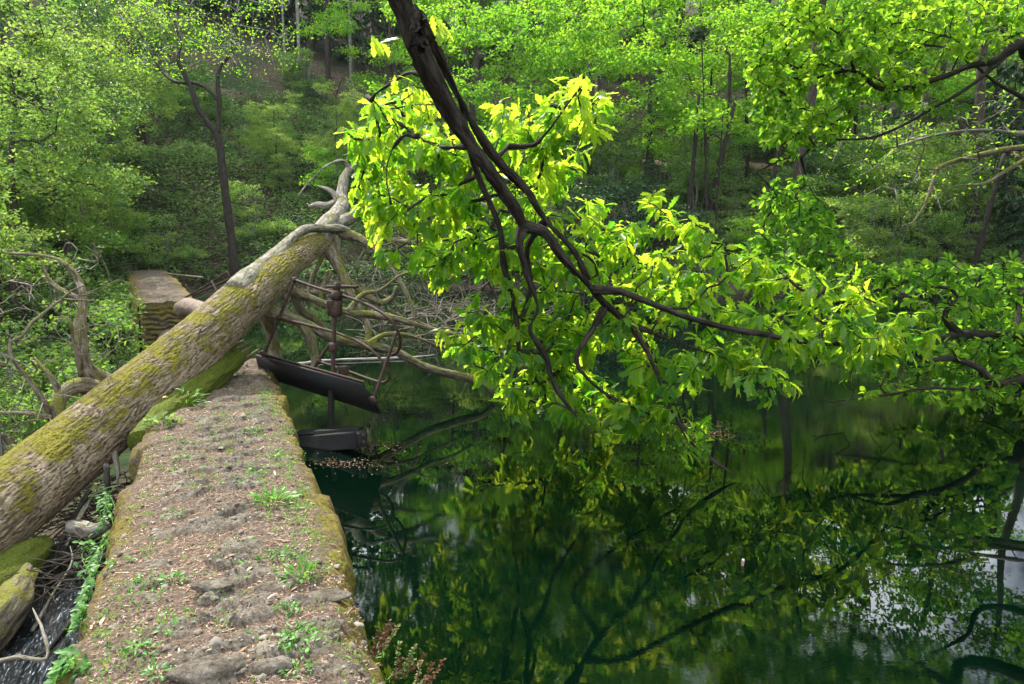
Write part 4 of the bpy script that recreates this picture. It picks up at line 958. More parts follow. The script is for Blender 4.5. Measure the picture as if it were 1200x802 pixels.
# --- oaks across the far slope
OAKS = [(0, 455, 46, 1.0, .3, 'yellow-green oak high behind the leaning dark limb'), (1, 560, 37, 1.0, 1.2, 'bright oak with crooked dark branches left of the frame centre top'),
        (2, 655, 42, 1.0, 2.2, 'oak filling the top middle above the far path'), (0, 760, 37, 1.0, 4.0, 'oak above the dark bushes right of the twin limbs'),
        (1, 850, 33.5, .9, 5.0, 'oak with twin dark stems on the lower slope'), (2, 905, 40, .95, .8, 'oak behind the bright foliage in the upper right'),
        (0, 990, 37, .95, 1.7, 'oak on the slope right of the dark slanting stems'), (1, 1080, 44, 1.05, 2.8, 'high oak behind the grey bare twigs'),
        (2, 700, 52, 1.15, 3.6, 'tall oak high on the slope in the middle'), (0, 880, 54, 1.15, 5.6, 'tall oak high on the slope right of the middle'),
        (1, 1180, 39, 1.0, 4.4, 'oak at the right edge above the earth bank'), (2, 560, 58, 1.2, 1.0, 'oak at the very top left of the middle'),
        (1, 790, 62, 1.3, 2.0, 'oak at the very top right of the middle'), (0, 1030, 58, 1.3, 3.1, 'oak at the top right behind the bright boughs')]
for k, px, y, sc, rz, lab in OAKS: place(protoA[k], col(px, y)-[0, 0, .2], rz, sc, lab, 'oaks on the far slope')
TALL = [(2, 300, 74), (0, 385, 76), (1, 470, 73), (2, 545, 77), (0, 620, 74), (1, 700, 76), (2, 780, 73), (0, 860, 78), (1, 215, 72), (2, 120, 70)]
for i_, (k, px, y) in enumerate(TALL): place(protoA[k], col(px, y)-[0, 0, .2], i_*1.3, 3.1+.15*(i_ % 3), 'very tall oak high on the far slope, crown beyond the top of the picture', 'very tall oaks on the far slope')
for i_, (x_, y_, k, sc) in enumerate(((17.5, 13.5, 0, 1.0), (23, 19.5, 1, 1.2), (21, 9, 2, 1.1), (30, 24, 0, 1.3), (28, 14, 1, 1.5), (14.5, 4.5, 2, 1.1))):
    place(protoA[k], [x_, y_, float(H(x_, y_))-.2], i_*1.7, sc, 'oak on the right hand bank beyond the frame, mirrored in the pond', 'oaks on the right hand bank')
rt = np.random.default_rng(505)
tallp = make_tree('oak_tree', 'x', 'tree', 15, (.8, -.5, 0), .26, blobset(rt, 26, 4.6, 10.2, 20, 1.0, 2.0, .42), 420, 18, .45, (.16, .28), 'yleaf', 'barkfar', 505, tone0=.5)
for i_, (px, y, lab) in enumerate(((935, 31.5, 'tall oak with a high crown on the right shore, leftmost of the three'), (1135, 30, 'tall oak with a high crown on the right shore, middle one'), (1235, 28, 'tall oak with a high crown on the right shore, beyond the right edge'))):
    place(tallp, col(px, y)-[0, 0, .2], i_*2.1, 1.0+.06*i_, lab)
# --- trees standing on the left
LT = [(0, 15, 17.5, 1.0, .4, 'light leafy tree at the left edge, its crown full height of the picture'), (1, 70, 21.5, .95, 1.9, 'light leafy tree beside the one at the left edge'),
      (0, -70, 13, .85, 3.3, 'small leafed tree half outside the left edge'), (1, 40, 26, 1.25, 4.1, 'leafy tree higher up behind the left edge trees'),
      (0, 140, 31, 1.0, 5.2, 'leafy tree on the slope left of the forked tree'), (1, 200, 40, 1.1, .9, 'leafy tree above the forked tree'),
      (0, 330, 35, .55, 2.4, 'small yellow-green sapling beside the path, left of the fallen tree tip'), (0, 395, 35.5, .62, .4, 'yellow-green sapling right behind the fallen tree tip')]
for k, px, y, sc, rz, lab in LT: place(protoB[k], col(px, y)-[0, 0, .15], rz, sc, lab, 'leafy trees on the left')
# --- dark evergreen behind the left edge
g = make_tree('holly_tree', 'dark glossy evergreen tree in the top left corner', 'tree', 7, (0, 0, 0), .16, blobset(rr, 18, 2.2, 2, 9, .8, 1.4, .7), 240, 42, .5, (.08, .14), 'dleaf', 'barkfar', 55, tone0=.75)
place(g, col(55, 23)-[0, 0, .2], 0, 1.1, 'dark glossy evergreen tree in the top left corner')
# --- conifers of the dark wood on top of the slope
rg = np.random.default_rng(66); kc = 0
CON = [(232, 58), (262, 64), (285, 59), (310, 66), (332, 60), (352, 64), (374, 59), (398, 63), (420, 59), (445, 65), (468, 60), (495, 64), (215, 62), (175, 58), (510, 68), (600, 66), (690, 62), (640, 70), (735, 66), (830, 68), (930, 64), (130, 66), (970, 66), (560, 64), (660, 63), (715, 60), (770, 63), (880, 64), (1040, 66), (1100, 62), (1160, 60)]
for px, y in CON:
    lab = 'dark conifer of the wood above the fern slope' if px < 480 else 'dark conifer standing in the wood behind the oaks'
    place(protoC[kc % 2], col(px, y)-[0, 0, .2], rg.uniform(0, 6), rg.uniform(.85, 1.2), lab, 'conifers above the fern slope' if px < 480 else 'conifers behind the oaks'); kc += 1
place(protoC[1], col(1172, 31)-[0, 0, .2], 1.0, .62, 'dark evergreen at the right edge above the bare earth', None)
for px, y, lab in ((1215, 28, 'dark evergreen half outside the right edge'), (1150, 36, 'dark evergreen left of the right edge, behind grey twigs')):
    place(protoC[0], col(px, y)-[0, 0, .2], 2.0, .6, lab)
# --- shrubs
SHR = []
rg = np.random.default_rng(68)
gl = ['low shrub on the left slope', 'low shrub on the shore behind the fallen tree', 'low shrub on the shore beyond the hanging leaves', 'low shrub on the right hand shore']
for k in range(88):
    px = rg.uniform(-20, 1220); y = float(shoreY(ray(px, 275)[0]*28))+rg.uniform(.6, 10 if px > 430 else 26) if px > 150 else rg.uniform(24, 36)
    if 9.5 < (y-float(shoreY(ray(px, 275)[0]*y)))*.96 < 12.5: continue
    p = col(px, y)
    s, v = wall_sv(p[0], p[1])
    if p[2] < .25: 
        if px > 150: continue
    zone = 0 if px < 230 else 1 if px < 480 else 2 if px < 880 else 3
    kk = int(rg.choice([0, 1, 2, 3], p=[.42, .3, .08, .2]))
    place(protoS[kk], p-[0, 0, .1], rg.uniform(0, 6.28), rg.uniform(.6, 1.25), ['pale green ', 'mid green ', 'yellow-green ', 'dark '][kk]+gl[zone], gl[zone].replace('shrub', 'shrubs'))
for (px, y, kk, sc, lab) in ((690, 30, 3, 1.5, 'big dark bush on the shore below the oaks'), (735, 31, 3, 1.3, 'dark bush right of the big dark shore bush'), (1040, 30, 0, 1.5, 'large grey-green willow bush on the far shore, right'), (1090, 30.5, 0, 1.35, 'grey-green willow bush beside the large one'), (960, 31, 1, 1.2, 'round bush at the water edge left of the willow bushes')):
    place(protoS[kk], col(px, y)-[0, 0, .1], sc*2, sc, lab)
# shrubs below the dam, left
for (px, y, kk, sc, lab) in ((20, 11, 1, .9, 'shrub in the gully below the dead branch'), (75, 13, 0, .9, 'pale shrub in the gully behind the dead branch'), (-20, 9, 1, .8, 'shrub in the gully at the left edge'), (70, 18, 1, 1.0, 'leafy shrub left of the far wall'), (112, 24, 0, 1.1, 'leafy shrub hanging over the far wall top')):
    place(protoS[kk], col(px, y)-[0, 0, .1], sc*5, sc, lab, None)

# --- the forked dark tree
rg = np.random.default_rng(71); D = 26.5
b = P(277, 338, D); b[2] = float(H(b[0], b[1]))
fk = empty('forked_tree', b, 'slender dark forked tree with twiggy thin crown, behind the fallen trunk', 'tree'); sk = Skel()
def fl(pts, par='near', first=None):
    pp = ([first] if first is not None else [])+[P(a, c, D) for a, c, w in pts]; w0 = [p[2] for p in pts]; w0 = ([w0[0]*1.2] if first is not None else [])+w0
    r = [w*.8/1600*D for w in w0]; q, r2 = spline(pp, r, .12); m = MB(); tube(m, q, r2, 12, disp=barkdisp(.012)); part('trunk' if first is not None else 'stem', m, M['bark'], fk); sk.line(pp, r, par, .25)
fl([(275, 318, 14), (271, 280, 12), (266, 240, 12), (261, 200, 11), (257, 168, 11), (254, 157, 11)], -1, b-[0, 0, .4])
fl([(254, 157, 9), (243, 143, 8), (231, 125, 8), (224, 103, 8), (215, 85, 7), (209, 70, 5), (212, 50, 4), (205, 25, 3), (210, 5, 2)])
fl([(255, 158, 8), (256, 138, 7), (257, 118, 7), (255, 96, 6), (258, 80, 5), (270, 62, 4), (275, 35, 4), (283, 22, 3), (270, 8, 3)])
fl([(257, 120, 5), (246, 107, 5), (230, 98, 5), (210, 97, 5), (198, 92, 4), (186, 78, 4), (178, 65, 3), (165, 40, 2)])
T = [P(a, c, D+e) for a, c, e in zip(rg.uniform(130, 345, 170), rg.uniform(-25, 85, 170), rg.uniform(-2.5, 2.5, 170))]
e = sk.grow(T, .4, .25, .04, rng=rg); mb = MB(); sk.tubes(mb, .013, 2.8, False, .05); part('twigs', mb, M['greytwig'], fk)
mb = MB(); crown_leaves(mb, T, 16, .5, (.07, .13), SML, rg, .5, .8); part('foliage', mb, M['yleaf'], fk)
# --- single stems standing on the slope
def pole(name, px, py, y, top, w, lab, mat, lean=0, grp=None):
    g0 = col(px, y); m = MB(); z1 = 2.2+(275-top)/800*y*1.0
    pts = [g0-[0, 0, .3], g0+[lean*.35, 0, (z1-g0[2])*.35], g0+[lean, 0, z1-g0[2]]]
    q, r = spline(pts, [w, w*.85, w*.5], .4); tube(m, q, r, 10, disp=barkdisp(.02)); 
    loc = Vector([float(a) for a in g0]); m.V = [v-g0 for v in m.V]
    rg = np.random.default_rng(int(px)); 
    o = m.build(name, M[mat]); o.location = loc; return tag(o, lab, 'tree trunk', grp)
for a in ((805, 0, 31, 120, .13, 'left one of the dark stems on the right slope', 'bark', .3), (828, 0, 32, 130, .16, 'thicker dark stem of the pair on the right slope', 'bark', 1.0), (892, 0, 30, 150, .15, 'dark slanting stem right of the stem pair', 'bark', .7),
          (960, 0, 34, 165, .13, 'slanting thin stem behind the bright boughs', 'bark', 1.0), (838, 0, 30, 140, .05, 'thin straight stem between the dark stems', 'bark', .1),
          (176, 0, 34, 30, .24, 'dark reddish trunk behind the forked tree', 'bark', -.2), (360, 0, 52, -80, .13, 'pale straight trunk at the edge of the dark wood', 'greytwig', .1),
          (344, 0, 54, -80, .10, 'thin grey trunk left of the pale one', 'greytwig', 0), (210, 0, 44, -60, .14, 'pale thin trunk above the forked tree', 'greytwig', -.1), (392, 0, 53, -80, .2, 'dark trunk in the wood right of the pale one', 'bark', 0),
          (652, 0, 44, 55, .12, 'white birch trunk above the hanging leaves', 'white', 0), (685, 0, 50, 30, .13, 'grey trunk in the dark gap above the leaves', 'greytwig', 0), (695, 0, 52, 30, .10, 'thin grey trunk in the dark gap above the leaves', 'greytwig', .1), (675, 0, 53, 20, .1, 'grey trunk left in the dark gap', 'greytwig', 0),
          (1143, 0, 27, 185, .14, 'dark slanting trunk beside the bare earth, right', 'bark', .8), (418, 0, 50, -80, .12, 'grey trunk in the wood beside the leaning limb', 'greytwig', 0)):
    if 'white' not in M: M['white'] = bark_mat('birch_bark', (.12, .12, .12), (.34, .34, .33), (.5, .5, .49), None)
    pole('tree_trunk', *a[:5], a[5], a[6], a[7], 'single trunks on the slope')
rg = np.random.default_rng(303)
for i_ in range(26):
    px = rg.uniform(520, 1180) if i_ % 4 else rg.uniform(290, 480); y = rg.uniform(30, 50) if i_ % 4 else rg.uniform(52, 58); pole('slim_trunk', px, 0, y, rg.uniform(20, 130), rg.uniform(.05, .11), 'slim dark trunk among the oaks of the far slope', 'bark', rg.uniform(-.9, 1.1), 'slim dark trunks on the far slope')
# marker post by the path
g0 = P(413, 184, 37.0); m = MB(); gz = float(H(g0[0], g0[1])); g0[2] = gz
zt = P(413, 167, 37.0)[2]; box(m, [0, 0, (zt-gz)/2-.1], .24, .24, zt-gz+.2, bev=.03); M['navy'] = plain_mat('navy_paint', [(.3, (.01, .014, .04)), (.7, (.02, .03, .07))], .5, 9)
o = m.build('marker_post', M['navy'], None, False); o.location = tuple(g0); tag(o, 'dark blue post by the path behind the fallen tree tip', 'post')
m = MB(); box(m, [0, 0, zt-gz+.02], .27, .27, .16, bev=.04); M['white2'] = plain_mat('white_cap', [(.3, (.6, .6, .58)), (.7, (.75, .75, .74))], .6, 9); m.build('cap', M['white2'], o, False)

# ------------------------------------------------------------------ undergrowth of the slopes
rg = np.random.default_rng(88)
n = 62000
px = rg.uniform(-60, 1260, n); yy = np.where(rg.random(n) < .8, rg.uniform(14, 48, n), rg.uniform(40, 75, n))
x = (px-600)/800*yy*1.0; z = H(x, yy); s, v = wall_sv(x, yy)
dd = (yy-shoreY(x))*.96; patch = fbm(x*.22, yy*.22, 9.0)+.35*fbm(x*.9, yy*.9, 2.0)
keep = (z > .12) | ((v < -1.4) & (s < 30)); keep &= ~((np.abs(dd-11) < .8) & (v > 0)); keep &= (dd < 22) | (rg.random(n) < .12); keep &= (patch > -.12) | (rg.random(n) < .22) | (v < 0)
fs, fv = (x-FO[0])*FD[0]+(yy-FO[1])*FD[1], (x-FO[0])*FV[0]+(yy-FO[1])*FV[1]; keep &= ~((np.abs(fv) < .72) & (fs > -.3) & (fs < 11)); keep &= ~((np.abs(fv) < 1.6) & (fs > -4) & (fs < 0))
x, yy, z, patch = x[keep], yy[keep], z[keep], patch[keep]; n = len(x)
k = 8; hgt = .12+.75*np.clip(fbm(x*.7, yy*.7, 5.0)+.45, 0, 1); gul = (wall_sv(x, yy)[1] < -.5) & (yy < 24); hgt = np.where(gul, hgt*.35, hgt); patch = np.where(gul, patch-.35, patch)
c = np.repeat(np.stack([x, yy, z], -1), k, 0); hh = np.repeat(hgt, k); c[:, 2] += hh*rg.random(n*k); c[:, :2] += rg.normal(size=(n*k, 2))*.13
tn = np.repeat(np.clip(.55+.55*patch+rg.normal(0, .12, n), .02, 1), k)+rg.normal(0, .1, n*k); tn = np.where(rg.random(n*k) < .12, rg.uniform(0, .22, n*k), np.maximum(tn, np.where(np.repeat(patch, k) < -.1, 0, .32)))
d = rdir(n*k, rg); d[:, 2] = np.abs(d[:, 2])*.5
mb = MB(); leaves(mb, SML, c, d, rdir(n*k, rg)*.5+[0, 0, 1], rg.uniform(.11, .23, n*k)*(.6+.4*c[:, 1]/40), np.clip(tn, 0, 1), rg)
tag(mb.build('undergrowth', M['under'], None, False), 'brambles, ferns and low plants covering the wooded slopes', 'undergrowth', kind='stuff')
# dead stems and brushwood along the far shore
rg = np.random.default_rng(89); mb = MB()
for i in range(900):
    px = rg.uniform(150, 1210); X0 = (px-600)/800*27; y = float(shoreY(X0))+rg.uniform(-.9, 6)**1.0; x0 = (px-600)/800*y; z0 = max(float(H(x0, y)), -.05)
    d = rg.normal(size=3)*[.8, .8, .35]+[0, 0, .35]; L = rg.uniform(.4, 1.6); p0 = np.array([x0, y, z0]); e = p0+nrm(d)*L; m_ = (p0+e)/2+rg.normal(size=3)*.12*L
    tube(mb, [p0, m_, e], [.016, .012, .005], 3, cap=False)
tag(mb.build('brushwood', M['greytwig']), 'grey dead stems and fallen twigs tangled along the far shore', 'brushwood', kind='stuff')
rg = np.random.default_rng(90); mb = MB()
for i in range(190):
    p0 = P(rg.uniform(435, 640), rg.uniform(322, 398), rg.uniform(13, 21)); p0[2] = rg.uniform(-.05, .5)
    d = rg.normal(size=3)*[.9, .6, .4]+[0, 0, .2]; L = rg.uniform(.3, 1.2); e = p0+nrm(d)*L; m_ = (p0+e)/2+rg.normal(size=3)*.15*L
    tube(mb, [p0, m_, e], [.014, .011, .004], 4, cap=False)
tag(mb.build('drift_twigs', M['driftwood']), 'pale drifted twigs piled in the shallow water behind the fallen tree', 'twigs', kind='stuff')
#SECTION:SMALL
# ------------------------------------------------------------------ small plants and litter on the dam
def wall_z(s, v): 
    z, _ = dam_height(np.asarray(s, float), np.asarray(v, float), HW); e = np.clip((np.abs(v)-HW+.16)/.16, 0, 1); return WTOP+z-e**2*.05
def on_wall(px, py, z=WTOP):
    r = ray(px, py); t = (z-CAM[2])/r[2]; p = CAM+r*t; s, v = wall_sv(p[0], p[1]); return p, float(s), float(v)
def weed(px, py, R, n, lab, size=(.025, .05), hgt=.05, tone=.6, tmpl=MID, mat='fleaf', cat='weed', z=None, upw=.5, name='weed'):
    rg = np.random.default_rng(int(px*7+py)); p, s, v = on_wall(px, py, WTOP if z is None else z)
    base = np.array([p[0], p[1], float(wall_z(s, v)) if z is None else z]); a = rg.uniform(0, 6.28, n); q = R*np.sqrt(rg.random(n))
    pos = np.stack([np.cos(a)*q*1.1, np.sin(a)*q*.8, rg.random(n)*hgt*(1-q/R*.5)], -1); d = np.stack([np.cos(a), np.sin(a), np.full(n, upw)], -1)+rg.normal(size=(n, 3))*.4
    m = MB(); leaves(m, tmpl, pos, d, rdir(n, rg)*.4+[0, 0, 1], rg.uniform(size[0], size[1], n), np.clip(rg.normal(tone, .15, n), 0, 1), rg)
    for i in range(0, n, 3): tube(m, [[0, 0, -.02], pos[i]], [.002, .0012], 3, .3, cap=False)
    o = m.build(name, M[mat]); o.location = tuple(base); return tag(o, lab, cat, 'small weeds growing on the dam')
WD = [(293, 510, .10, 46, 'low leafy weed near the right edge, farthest up the walkway'), (303, 556, .08, 60, 'dense round weed on the right half of the walkway'), (320, 590, .13, 75, 'spreading weed among grass below the dense round one'),
      (357, 580, .06, 24, 'small weed at the right mossy edge'), (325, 657, .11, 70, 'narrow upright clump of nettle in the middle distance'), (352, 679, .07, 40, 'bright grass tuft beside the nettle clump'),
      (338, 718, .07, 40, 'small green clump above the largest one'), (346, 745, .08, 50, 'green clump over the nearest weeds'), (348, 762, .09, 66, 'largest near clump of weeds right of centre'), (348, 790, .07, 42, 'weed clump nearest the bottom edge, right of centre'),
      (218, 522, .06, 22, 'light green weed on the left half, far up'), (214, 542, .07, 28, 'weed below the light green one'), (206, 551, .04, 14, 'tiny weed at the far left half'), (203, 606, .06, 16, 'flat weed left of the middle'),
      (142, 658, .07, 30, 'ivy-like weed on the ochre moss cushion'), (175, 688, .06, 22, 'thin dark weed pair near the left edge'), (202, 686, .06, 26, 'thin weed between stones left of centre'), (168, 772, .06, 26, 'dark weed near the lower left'),
      (158, 771, .04, 14, 'tiny weed beside the lower left one'), (288, 668, .03, 12, 'tiny bright sprig between two stones'), (196, 748, .04, 14, 'tiny green sprig on bare soil'), (186, 800, .06, 26, 'weed cut by the bottom edge'), (375, 672, .05, 16, 'faint weed at the right edge, near half'), (320, 540, .05, 20, 'small weed above the dense round one')]
for px, py, R, n, lab in WD:
    g = 'grass' in lab
    weed(px, py, R*.8, n, lab, (.013, .034) if not g else (.05, .09), .045, .55 if not g else .8, MID if not g else NAR, upw=.4 if not g else 1.4)
weed(222, 478, .10, 46, 'taller narrow-leaved plant growing against the mossy log', (.07, .13), .20, .8, NAR, 'fleaf', 'plant', upw=.8, name='tall_plant')
pl = weed(192, 500, .12, 44, 'grey-green toothed plant with a yellow flower beside the mossy log', (.05, .09), .10, .7, MID, 'gleaf', 'plant', upw=.5, name='flowering_plant')
m = MB(); tube(m, [[0, 0, 0], [.02, 0, .12], [.03, 0, .24]], [.003, .002, .002], 5, .5); m.build('stem', M['fleaf'], pl)
m = MB(); leaves(m, MID, np.repeat(np.array([[.03, 0, .24]]), 14, 0), np.stack([np.cos(np.arange(14)), np.sin(np.arange(14)), np.full(14, .2)], -1), np.repeat([[0, 0, 1.0]], 14, 0), .022, .5)
M['yellow'] = plain_mat('yellow_petal', [(.3, (.7, .5, .02)), (.7, (.8, .6, .03))], .6, 9); m.build('flower', M['yellow'], pl)
# ivy along the left edge
IV = [((128, 545), (112, 600), 120, 'ivy trailing over the dam edge, upper stretch'), ((112, 600), (104, 668), 150, 'ivy trailing over the dam edge, middle stretch'), ((104, 668), (92, 735), 165, 'ivy trailing over the dam edge beside the white water'), ((110, 790), (55, 798), 200, 'leafy creeper spilling over the bottom left corner of the walkway')]
for a, b, n, lab in IV:
    rg = np.random.default_rng(n); t = rg.random(n); nc = 4; ct_ = rg.random(nc); cs_ = rg.uniform(3, 11, nc); ci = rg.integers(0, nc, n); t = np.where(rg.random(n) < .8, ct_[ci], t); px = a[0]+(b[0]-a[0])*t+rg.normal(0, 1, n)*cs_[ci]+rg.normal(0, 3, nc)[ci]*1.5; py = a[1]+(b[1]-a[1])*t+rg.normal(0, 1, n)*cs_[ci]; c = []
    for q in range(n):
        p, s, v = on_wall(px[q], py[q], .55); p[2] = .60 if v > -HW else .60-min(.3, (-HW-v)*2.2)
        p[2] += rg.uniform(0, .05)-.0; c.append(p)
    c = np.array(c); b0 = c.mean(0); c -= b0; dv = rg.normal(size=(n, 3))*.6+[-.8, -.5, -.1]
    m = MB(); leaves(m, MID[:2], c, dv, rdir(n, rg)*.4+[-.2, -.3, 1], rg.uniform(.018, .05, n), np.clip(rg.normal(.42, .27, n), 0, 1), rg)
    ordr = np.argsort(t)[::6]; 
    if len(ordr) > 2: q_, r_ = spline(c[ordr]-[0, 0, .015], [.003]*len(ordr), .03); tube(m, q_, r_, 4, .2)
    o = m.build('ivy', M['fleaf']); o.location = tuple(b0); tag(o, lab, 'creeper', 'creepers on the left edge of the dam')
# brown ferns on the pond side
for (px, py, d, n, lab, gr) in ((455, 752, 2.95, 50, 'small reddish withered fern on the pond side of the dam', .1), (482, 775, 2.85, 85, 'brown and green fern, middle one at the bottom edge', .3), (505, 798, 2.75, 50, 'withered fern frond lowest by the bottom edge', .05)):
    rg = np.random.default_rng(n+px); m = MB(); b0 = P(px-22, py+22, d)
    for fr_ in range(4 if n < 60 else 6):
        e = P(px+rg.uniform(-14, 16), py-rg.uniform(2, 26), d)-b0; mid = e*.5+[0, 0, -.02]; q, r = spline([[0, 0, 0], mid, e], [.003, .002, .001], .008); tube(m, q, r, 4, .2)
        k = len(q); tn = rg.uniform(.2, .58) if rg.random() > gr else 1.0
        for sgn in (-1, 1):
            leaves(m, MID, q[2:], np.repeat([[sgn*.8, -.3, .1]], k-2, 0)+nrm(e)*.4+rg.normal(size=(k-2, 3))*.4, rdir(k-2, rg)*.5+[0, -.5, .6], rg.uniform(.010, .019, k-2), np.clip(tn+rg.normal(0, .12, k-2), 0, 1), rg)
    o = m.build('withered_fern', M['brownfern']); o.location = tuple(b0); tag(o, lab, 'fern', 'ferns on the pond side of the dam')
# litter
rg = np.random.default_rng(91); n = 44000
s = 1.6+(rg.random(n)**1.5)*7.6; v = rg.uniform(-HW+.02, HW-.02, n); _, rk = dam_height(s, v, HW); k = (rk < .35) | (rg.random(n) < .15); dn = fbm(s*1.2, v*2.5, 8)+rg.normal(0, .35, n) > -.25; k &= dn
s, v = s[k], v[k]; n = len(s); xy = WO+WU*s[:, None]+WV*v[:, None]; z = wall_z(s, v)+.003
a = rg.uniform(0, 6.28, n); d = np.stack([np.cos(a), np.sin(a), rg.normal(0, .18, n)], -1)
LT_ = [(np.array([[0, .09, 0], [0, -.09, 0], [.5, -.12, .05], [.5, .12, .05], [1, 0, -.02]]), np.array([[0, 1, 2], [0, 2, 3], [3, 2, 4]])), (np.array([[0, .05, 0], [0, -.05, 0], [1, -.04, .08], [1, .04, .1], [.5, 0, .05]]), np.array([[0, 1, 4], [1, 2, 4], [2, 3, 4]]))]
mb = MB(); leaves(mb, LT_, np.concatenate([xy, z[:, None]], 1), d, rdir(n, rg)*.25+[0, 0, 1], rg.uniform(.008, .026, n)*(1+(rg.random(n) < .03)*1.5), rg.random(n)**.8, rg)
tag(mb.build('leaf_litter', M['litter'], None, False), 'brown needles and leaf fragments strewn over the dam walkway', 'leaf litter', kind='stuff')
rg2 = np.random.default_rng(191); n = 5200; s = 1.6+(rg2.random(n)**1.5)*7.2; v = rg2.uniform(-HW+.02, HW-.02, n); xy = WO+WU*s[:, None]+WV*v[:, None]; z = wall_z(s, v)
oc = np.array([[1, 0, 0], [0, 1, 0], [-1, 0, 0], [0, -1, 0], [0, 0, .7], [.6, .6, .4], [-.6, .6, .45], [-.6, -.6, .4], [.6, -.6, .45]]); of = np.array([[0, 5, 4], [0, 1, 5], [1, 4, 5], [1, 6, 4], [1, 2, 6], [2, 4, 6], [2, 7, 4], [2, 3, 7], [3, 4, 7], [3, 8, 4], [3, 0, 8], [0, 4, 8]])
sz = rg2.uniform(.003, .009, n)*(1+(rg2.random(n) < .06)*1.8); a = rg2.uniform(0, 6.28, n); sc_ = rg2.uniform(.6, 1.4, (n, 1, 3)); V = oc[None]*sc_*sz[:, None, None]
V = np.stack([V[..., 0]*np.cos(a)[:, None]-V[..., 1]*np.sin(a)[:, None], V[..., 0]*np.sin(a)[:, None]+V[..., 1]*np.cos(a)[:, None], V[..., 2]], -1)+np.concatenate([xy, z[:, None]], 1)[:, None, :]
mb = MB(); mb.add(V.reshape(-1, 3), (of[None]+(np.arange(n)*9)[:, None, None]).reshape(-1, 3), np.repeat(rg2.uniform(0, 1, n), 9))
M['grit'] = tone_mat('grit', [(0, (.04, .034, .028)), (.5, (.11, .092, .072)), (1, (.23, .20, .165))]); tag(mb.build('gravel', M['grit'], None, False), 'small grey stone chips and grit lying on the dam walkway', 'gravel', kind='stuff')
n = 2600; s = 1.6+rg.random(n)**1.4*7; v = np.where(rg.random(n) < .5, rg.uniform(-.5, .5, n), rg.choice([-1, 1], n)*rg.uniform(.35, .56, n)); k = fbm(s*1.7, v*3, 3.3)+rg.normal(0, .12, n) > .12; s, v = s[k], v[k]; n = len(s)
s = np.repeat(s, 6)+rg.normal(0, .018, n*6); v = np.repeat(v, 6)+rg.normal(0, .018, n*6); n *= 6
xy = WO+WU*s[:, None]+WV*v[:, None]; z = wall_z(s, np.clip(v, -HW, HW)); d = rg.normal(size=(n, 3))*[.5, .5, .1]+[0, 0, .6]
mb = MB(); leaves(mb, NAR, np.concatenate([xy, z[:, None]], 1), d, rdir(n, rg), rg.uniform(.012, .035, n), rg.uniform(.5, 1, n), rg)
tag(mb.build('short_grass', M['fleaf'], None, False), 'short sparse grass in patches on the dam walkway', 'grass', kind='stuff')
# near loose stones of the top course
for (px, py, w, h, lab) in ((247, 799, .13, .035, 'smooth grey stone at the bottom edge of the walkway'), (317, 790, .08, .035, 'rough grey stone right of the smooth one at the bottom edge'), (250, 703, .09, .02, 'flat ribbed stone in the near middle'), (385, 700, .10, .012, 'flat pale slab at the right edge, near')):
    p, s, v = on_wall(px, py); rg = np.random.default_rng(px); th, ph = np.meshgrid(np.linspace(0, 2*math.pi, 40, endpoint=False), np.linspace(0, math.pi, 20), indexing='ij')
    x_, y_, z_ = np.cos(th)*np.sin(ph), np.sin(th)*np.sin(ph), np.cos(ph); k = 1+.22*fbm(x_*2+px, y_*2, z_*2)+.06*fbm(x_*9, y_*9, z_*9)
    V = np.stack([x_*w*k, y_*w*.45*k, np.sign(z_)*np.abs(z_)**.7*h*k], -1).reshape(-1, 3); i = np.arange(40)[:, None]*20; i2 = ((np.arange(40)+1) % 40)[:, None]*20; j = np.arange(19)[None]
    m = MB(); m.add(V, np.stack([i+j, i+j+1, i2+j+1, i2+j], -1).reshape(-1, 4)); o = m.build('stone', M['wall'], extra={'rock': np.full(800, 1.0), 'moss': np.full(800, 0.0)})
    o.location = (p[0], p[1], float(wall_z(s, v))+h*.1); o.rotation_euler = (0, 0, rg.uniform(-.1, .3)); tag(o, lab, 'stone', 'stones set in the walkway')
# floating things
rg = np.random.default_rng(95)
mb = MB(); n = 420; px = np.concatenate([rg.normal(400, 22, 200), rg.normal(440, 22, 130), rg.uniform(340, 480, 90)]); py = np.concatenate([rg.normal(543, 3, 200), rg.normal(523, 5, 130), rg.uniform(470, 560, 90)])
c = []
for a, b in zip(px, py):
    r = ray(a, b); c.append(CAM+r*((.006-CAM[2])/r[2]))
c = np.array(c); a = rg.uniform(0, 6.28, n); leaves(mb, MID, c, np.stack([np.cos(a), np.sin(a), np.zeros(n)], -1), rdir(n, rg)*.1+[0, 0, 1], rg.uniform(.012, .03, n), rg.uniform(.0, .45, n), rg)
n = 900; px = rg.uniform(600, 860, n); py = 470+rg.uniform(0, 1, n)*12+(px-600)*.13+rg.normal(0, 3, n); c = []
for a, b in zip(px, py):
    r = ray(a, b); c.append(CAM+r*((.006-CAM[2])/r[2]))
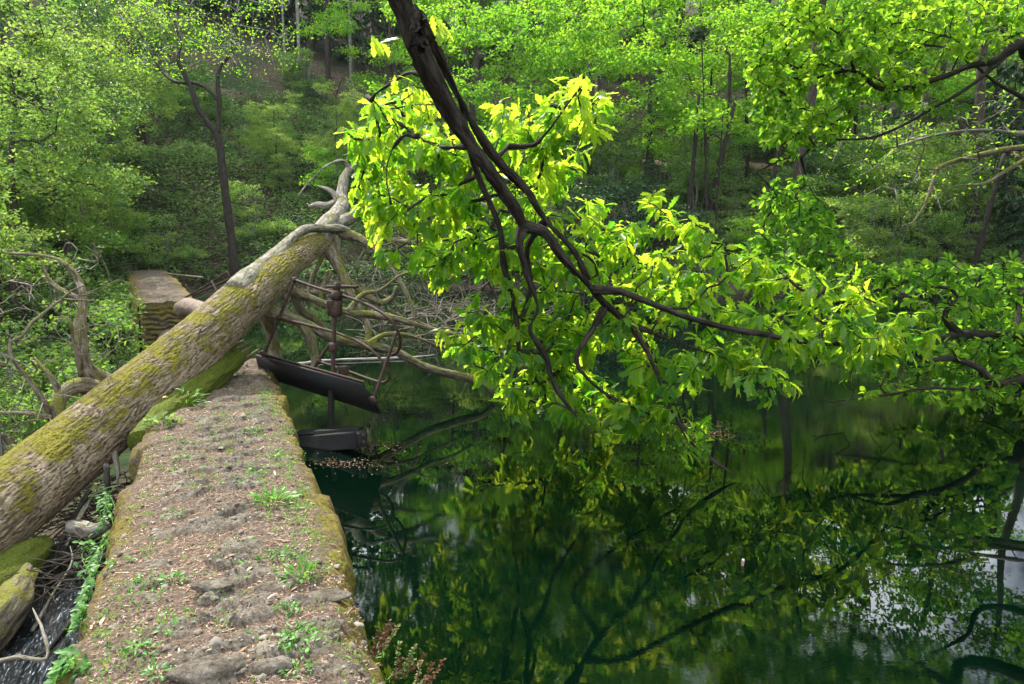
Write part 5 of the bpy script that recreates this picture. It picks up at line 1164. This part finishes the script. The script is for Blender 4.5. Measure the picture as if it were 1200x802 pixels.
c = np.array(c); n = len(c); a = rg.uniform(0, 6.28, n); leaves(mb, MID, c, np.stack([np.cos(a), np.sin(a), rg.uniform(0, .6, n)], -1), rdir(n, rg)*.5+[0, 0, 1], rg.uniform(.02, .05, n), rg.uniform(.0, .32, n), rg)
tag(mb.build('floating_leaves', M['litter'], None, False), 'brown leaves and scum drifting on the dark water', 'floating leaves', kind='stuff')
r = ray(870, 663); c = CAM+r*((0-CAM[2])/r[2]); mb = MB(); tube(mb, [[0, 0, -.02], [0, 0, .0], [.003, 0, .034], [.003, 0, .036]], [.009, .010, .010, .008], 16)
M['float'] = plain_mat('brown_plastic', [(.3, (.22, .11, .09)), (.7, (.34, .2, .17))], .5, 30); o = mb.build('float', M['float']); o.location = tuple(c); tag(o, 'tiny brown cylinder with a pale top floating on the dark water', 'float')
m = MB(); tube(m, [[.003, 0, .036], [.003, 0, .044], [.003, 0, .046]], [.009, .009, .007], 14); m.build('cap', M['white2'], o)
r0, r1 = ray(400, 455), ray(548, 452); 
mb = MB(); pts = []
for a, b in ((345, 428), (380, 423), (430, 421), (480, 419), (510, 416)):
    r = ray(a, b); pts.append(CAM+r*((.02-CAM[2])/r[2]))
q, r = spline(pts, [.03, .035, .03, .025, .012], .1); tube(mb, q, r, 8, disp=barkdisp(.01)); tag(mb.build('floating_branch', M['barkpale']), 'long pale branch floating on the water behind the platform', 'branch')
# thin air between the trees
mb = MB(); mb.add(np.array([[x, y, z] for x in (-158, 168) for y in (-58, 258) for z in (-4, 75)], float), np.array([[0, 1, 3, 2], [4, 6, 7, 5], [0, 4, 5, 1], [2, 3, 7, 6], [0, 2, 6, 4], [1, 5, 7, 3]]))
m, n, o = new_mat('haze'); v = N(n, 'ShaderNodeVolumePrincipled'); v.inputs['Density'].default_value = .00018; v.inputs['Color'].default_value = (.85, .92, 1, 1); n.links.new(v.outputs[0], o.inputs['Volume'])
tag(mb.build('haze', m, None, False), kind='stuff')
print('objects', len(S.objects), 'polys', sum(len(o.data.polygons) for o in S.objects if o.type == 'MESH'))
